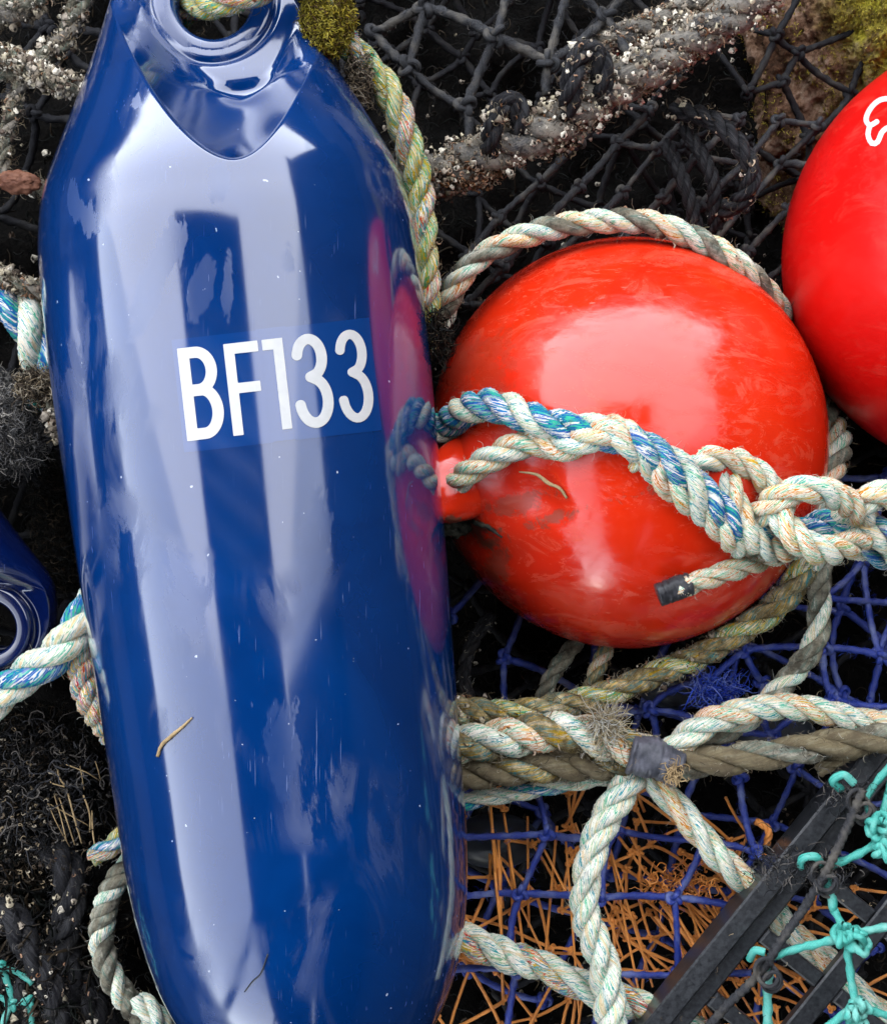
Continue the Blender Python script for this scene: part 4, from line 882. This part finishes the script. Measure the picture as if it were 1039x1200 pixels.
# black rope coils bottom left
for lab, pts, r in (('thick black rope bending down the lower left beside the plaited rope', [(40, 990, .05), (75, 1010, .075), (82, 1060, .08), (70, 1110, .075), (90, 1150, .07), (120, 1210, .06)], 20),
                    ('thick black rope curled in the bottom left corner', [(-30, 1060, .06), (10, 1075, .08), (30, 1110, .085), (60, 1150, .08), (80, 1215, .07)], 19),
                    ('thick black rope entering from the left edge in the shade', [(-40, 1120, .06), (0, 1130, .07), (20, 1170, .08), (50, 1225, .07)], 18)):
    e, inf = rope(lab, pts, r, MK, fuzz=1.5, fmat=M['hair_black']); crust(e, inf, 60, .0014, 40, 500, hair_mat=M['hair_black'])
# straws
parts = []
for (x0, y0, x1, y1) in ((56, 940, 82, 992), (64, 932, 78, 985), (58, 942, 105, 968), (80, 930, 96, 988), (98, 932, 106, 975), (78, 896, 116, 914), (94, 898, 99, 926), (68, 902, 76, 920), (58, 914, 76, 922), (112, 892, 118, 914), (70, 935, 88, 990), (108, 950, 112, 996)):
    parts.append(tube_arr(cr([at(x0, y0, .088), at((x0 + x1) / 2 + rng.normal() * 2, (y0 + y1) / 2, .093), at(x1, y1, .088 + rng.normal() * .004)], 10), rng.uniform(.6, 1.3) * U, 6, rough=.1, seed=rng.random() * 30))
V, F, A = join(parts); tag(mesh_obj('straw_stalks', V, F, M['straw'], attr=A), 'criss-cross tan stalks in the dark weed left of the fender', 'stalks', kind='stuff')
e = grid_net('green_net', 'scrap of teal netting at the bottom left corner', 'net', 12, 1185, .3, (40, 30), 3, 3, .088, .012, 3.6, M['net_teal'], jit=.3, knot=2.0, fuzz=160)
# scattered shell bits all over the heap
n = 900; P = np.stack([rng.uniform(-.34, .34, n), rng.uniform(-.36, .36, n)], 1); zz = np.array([hz(*p) for p in P])
Pp = np.column_stack([P, zz + .004]); V, F, A = barn_arr(Pp, np.tile([0, 0, 1.0], (n, 1)), .0016)
tag(mesh_obj('barnacle_bits', V, F, M['barn'], smooth=False, attr=A), 'pale barnacle fragments scattered over the dark netting', 'barnacles', kind='stuff')
n = 9000; P = np.stack([rng.uniform(-.42, .42, n), rng.uniform(-.44, .44, n)], 1); zz = np.array([hz(*p) for p in P])
V, F, A = curls_arr(np.column_stack([P, zz + .006 + rng.random(n) * .02]), .022, .0006, 1.2, 7, .2)
tag(mesh_obj('netting_threads', V, F, M['weed'], attr=A), 'loose dark threads tangled over the bottom of the heap', 'threads', kind='stuff')
# grey drum glimpsed behind
for lab, px, py in (('dark grey plastic float glimpsed behind the blue netting, below the white rope', 905, 865), ('dark grey plastic float glimpsed behind the blue netting, above the white rope', 795, 800), ('dark grey plastic float glimpsed under the thin white rope', 580, 985)):
    t = np.linspace(0, np.pi, 20); ph = np.linspace(0, 2 * np.pi, 32, endpoint=False); TH, PH = np.meshgrid(t, ph, indexing='ij')
    D = np.stack([np.sin(TH) * np.cos(PH) * 60 * U, np.sin(TH) * np.sin(PH) * 36 * U, np.cos(TH) * .022 * (1 + .15 * (np.abs(np.sin(TH)) < .3))], -1)
    i = np.arange(19)[:, None] * 32; j = np.arange(32)[None]; j2 = (j + 1) % 32
    tag(mesh_obj('net_float', (D + at(px, py, .035)).reshape(-1, 3), np.stack([i + j, i + 32 + j, i + 32 + j2, i + j2], -1).reshape(-1, 4), M['drum']), lab, 'float')

# ------------------------------------------------------------------ mossy rock
nu, nv = 520, 320; th = np.linspace(0, np.pi, nv); ph = np.linspace(0, 2 * np.pi, nu, endpoint=False); TH, PH = np.meshgrid(th, ph, indexing='ij')
D = np.stack([np.sin(TH) * np.cos(PH), np.sin(TH) * np.sin(PH), np.cos(TH)], -1).reshape(-1, 3)
rc = at(1045, 20, -.07)
def rk(d):
    v = Vector(d); return 1 + .22 * mnoise.noise(v * 1.7) + .10 * mnoise.noise(v * 5 + Vector((3, 1, 0))) + .05 * mnoise.noise(v * 14) + .030 * mnoise.noise(v * 34) + .020 * mnoise.noise(v * 80) + .012 * mnoise.noise(v * 170)
rr = np.array([rk(d) for d in D]); P = D * rr[:, None] * np.array([.122, .185, .13]) + rc
i = np.arange(nv - 1)[:, None] * nu; j = np.arange(nu)[None]; j2 = (j + 1) % nu
ro = empty('mossy_rock', tuple(rc), 'rough brown rock with yellow-green moss in the top right corner', 'rock')
mesh_obj('stone', P, np.stack([i + j, i + nu + j, i + nu + j2, i + j2], -1).reshape(-1, 4), M['rock'], ro)
sel = np.where((P[:, 2] > rc[2] + .02))[0]; w = P[sel, 0] + .25 * P[sel, 1] + .05 * np.array([mnoise.noise(Vector(p) * 22) for p in P[sel]]); sel = sel[(w > .262) & (P[sel, 0] < .30)]; k = sel[rng.integers(0, len(sel), 26000)]; k = k[np.array([mnoise.noise(Vector(p) * 55) for p in P[k]]) > .0]; P = P + .0015 * rng.standard_normal(P.shape)
V, F, A = curls_arr(P[k], .0026, .00028, 1.2, 4, .5); mesh_obj('moss', V, F, M['moss'], ro, attr=A)['kind'] = 'stuff'

# ------------------------------------------------------------------ small debris lying on the fender
def on_f(pts, off=1.5):
    L = px_to_fender(np.array(pts, float)); nrm = np.stack([L[:, 0], 0 * L[:, 0], L[:, 2]], 1); nrm /= np.linalg.norm(nrm, axis=1)[:, None]
    return ftf(L + nrm * off * U)
tag(tube('twig', cr(on_f([(186, 886), (190, 874), (200, 864), (212, 854), (226, 841)]), 34), np.interp(np.arange(34), [0, 17, 33], [.0009, .0011, .0005]), M['straw'], None, sides=7, rough=.12), 'small curved brown twig lying on the lower half of the blue fender', 'twig')
tag(tube('hair_thread', cr(on_f([(287, 1162), (296, 1150), (306, 1140), (314, 1118)], .8), 24), .00035, M['tape_black'], None, sides=6), 'thin black hair lying near the bottom of the blue fender', 'thread')
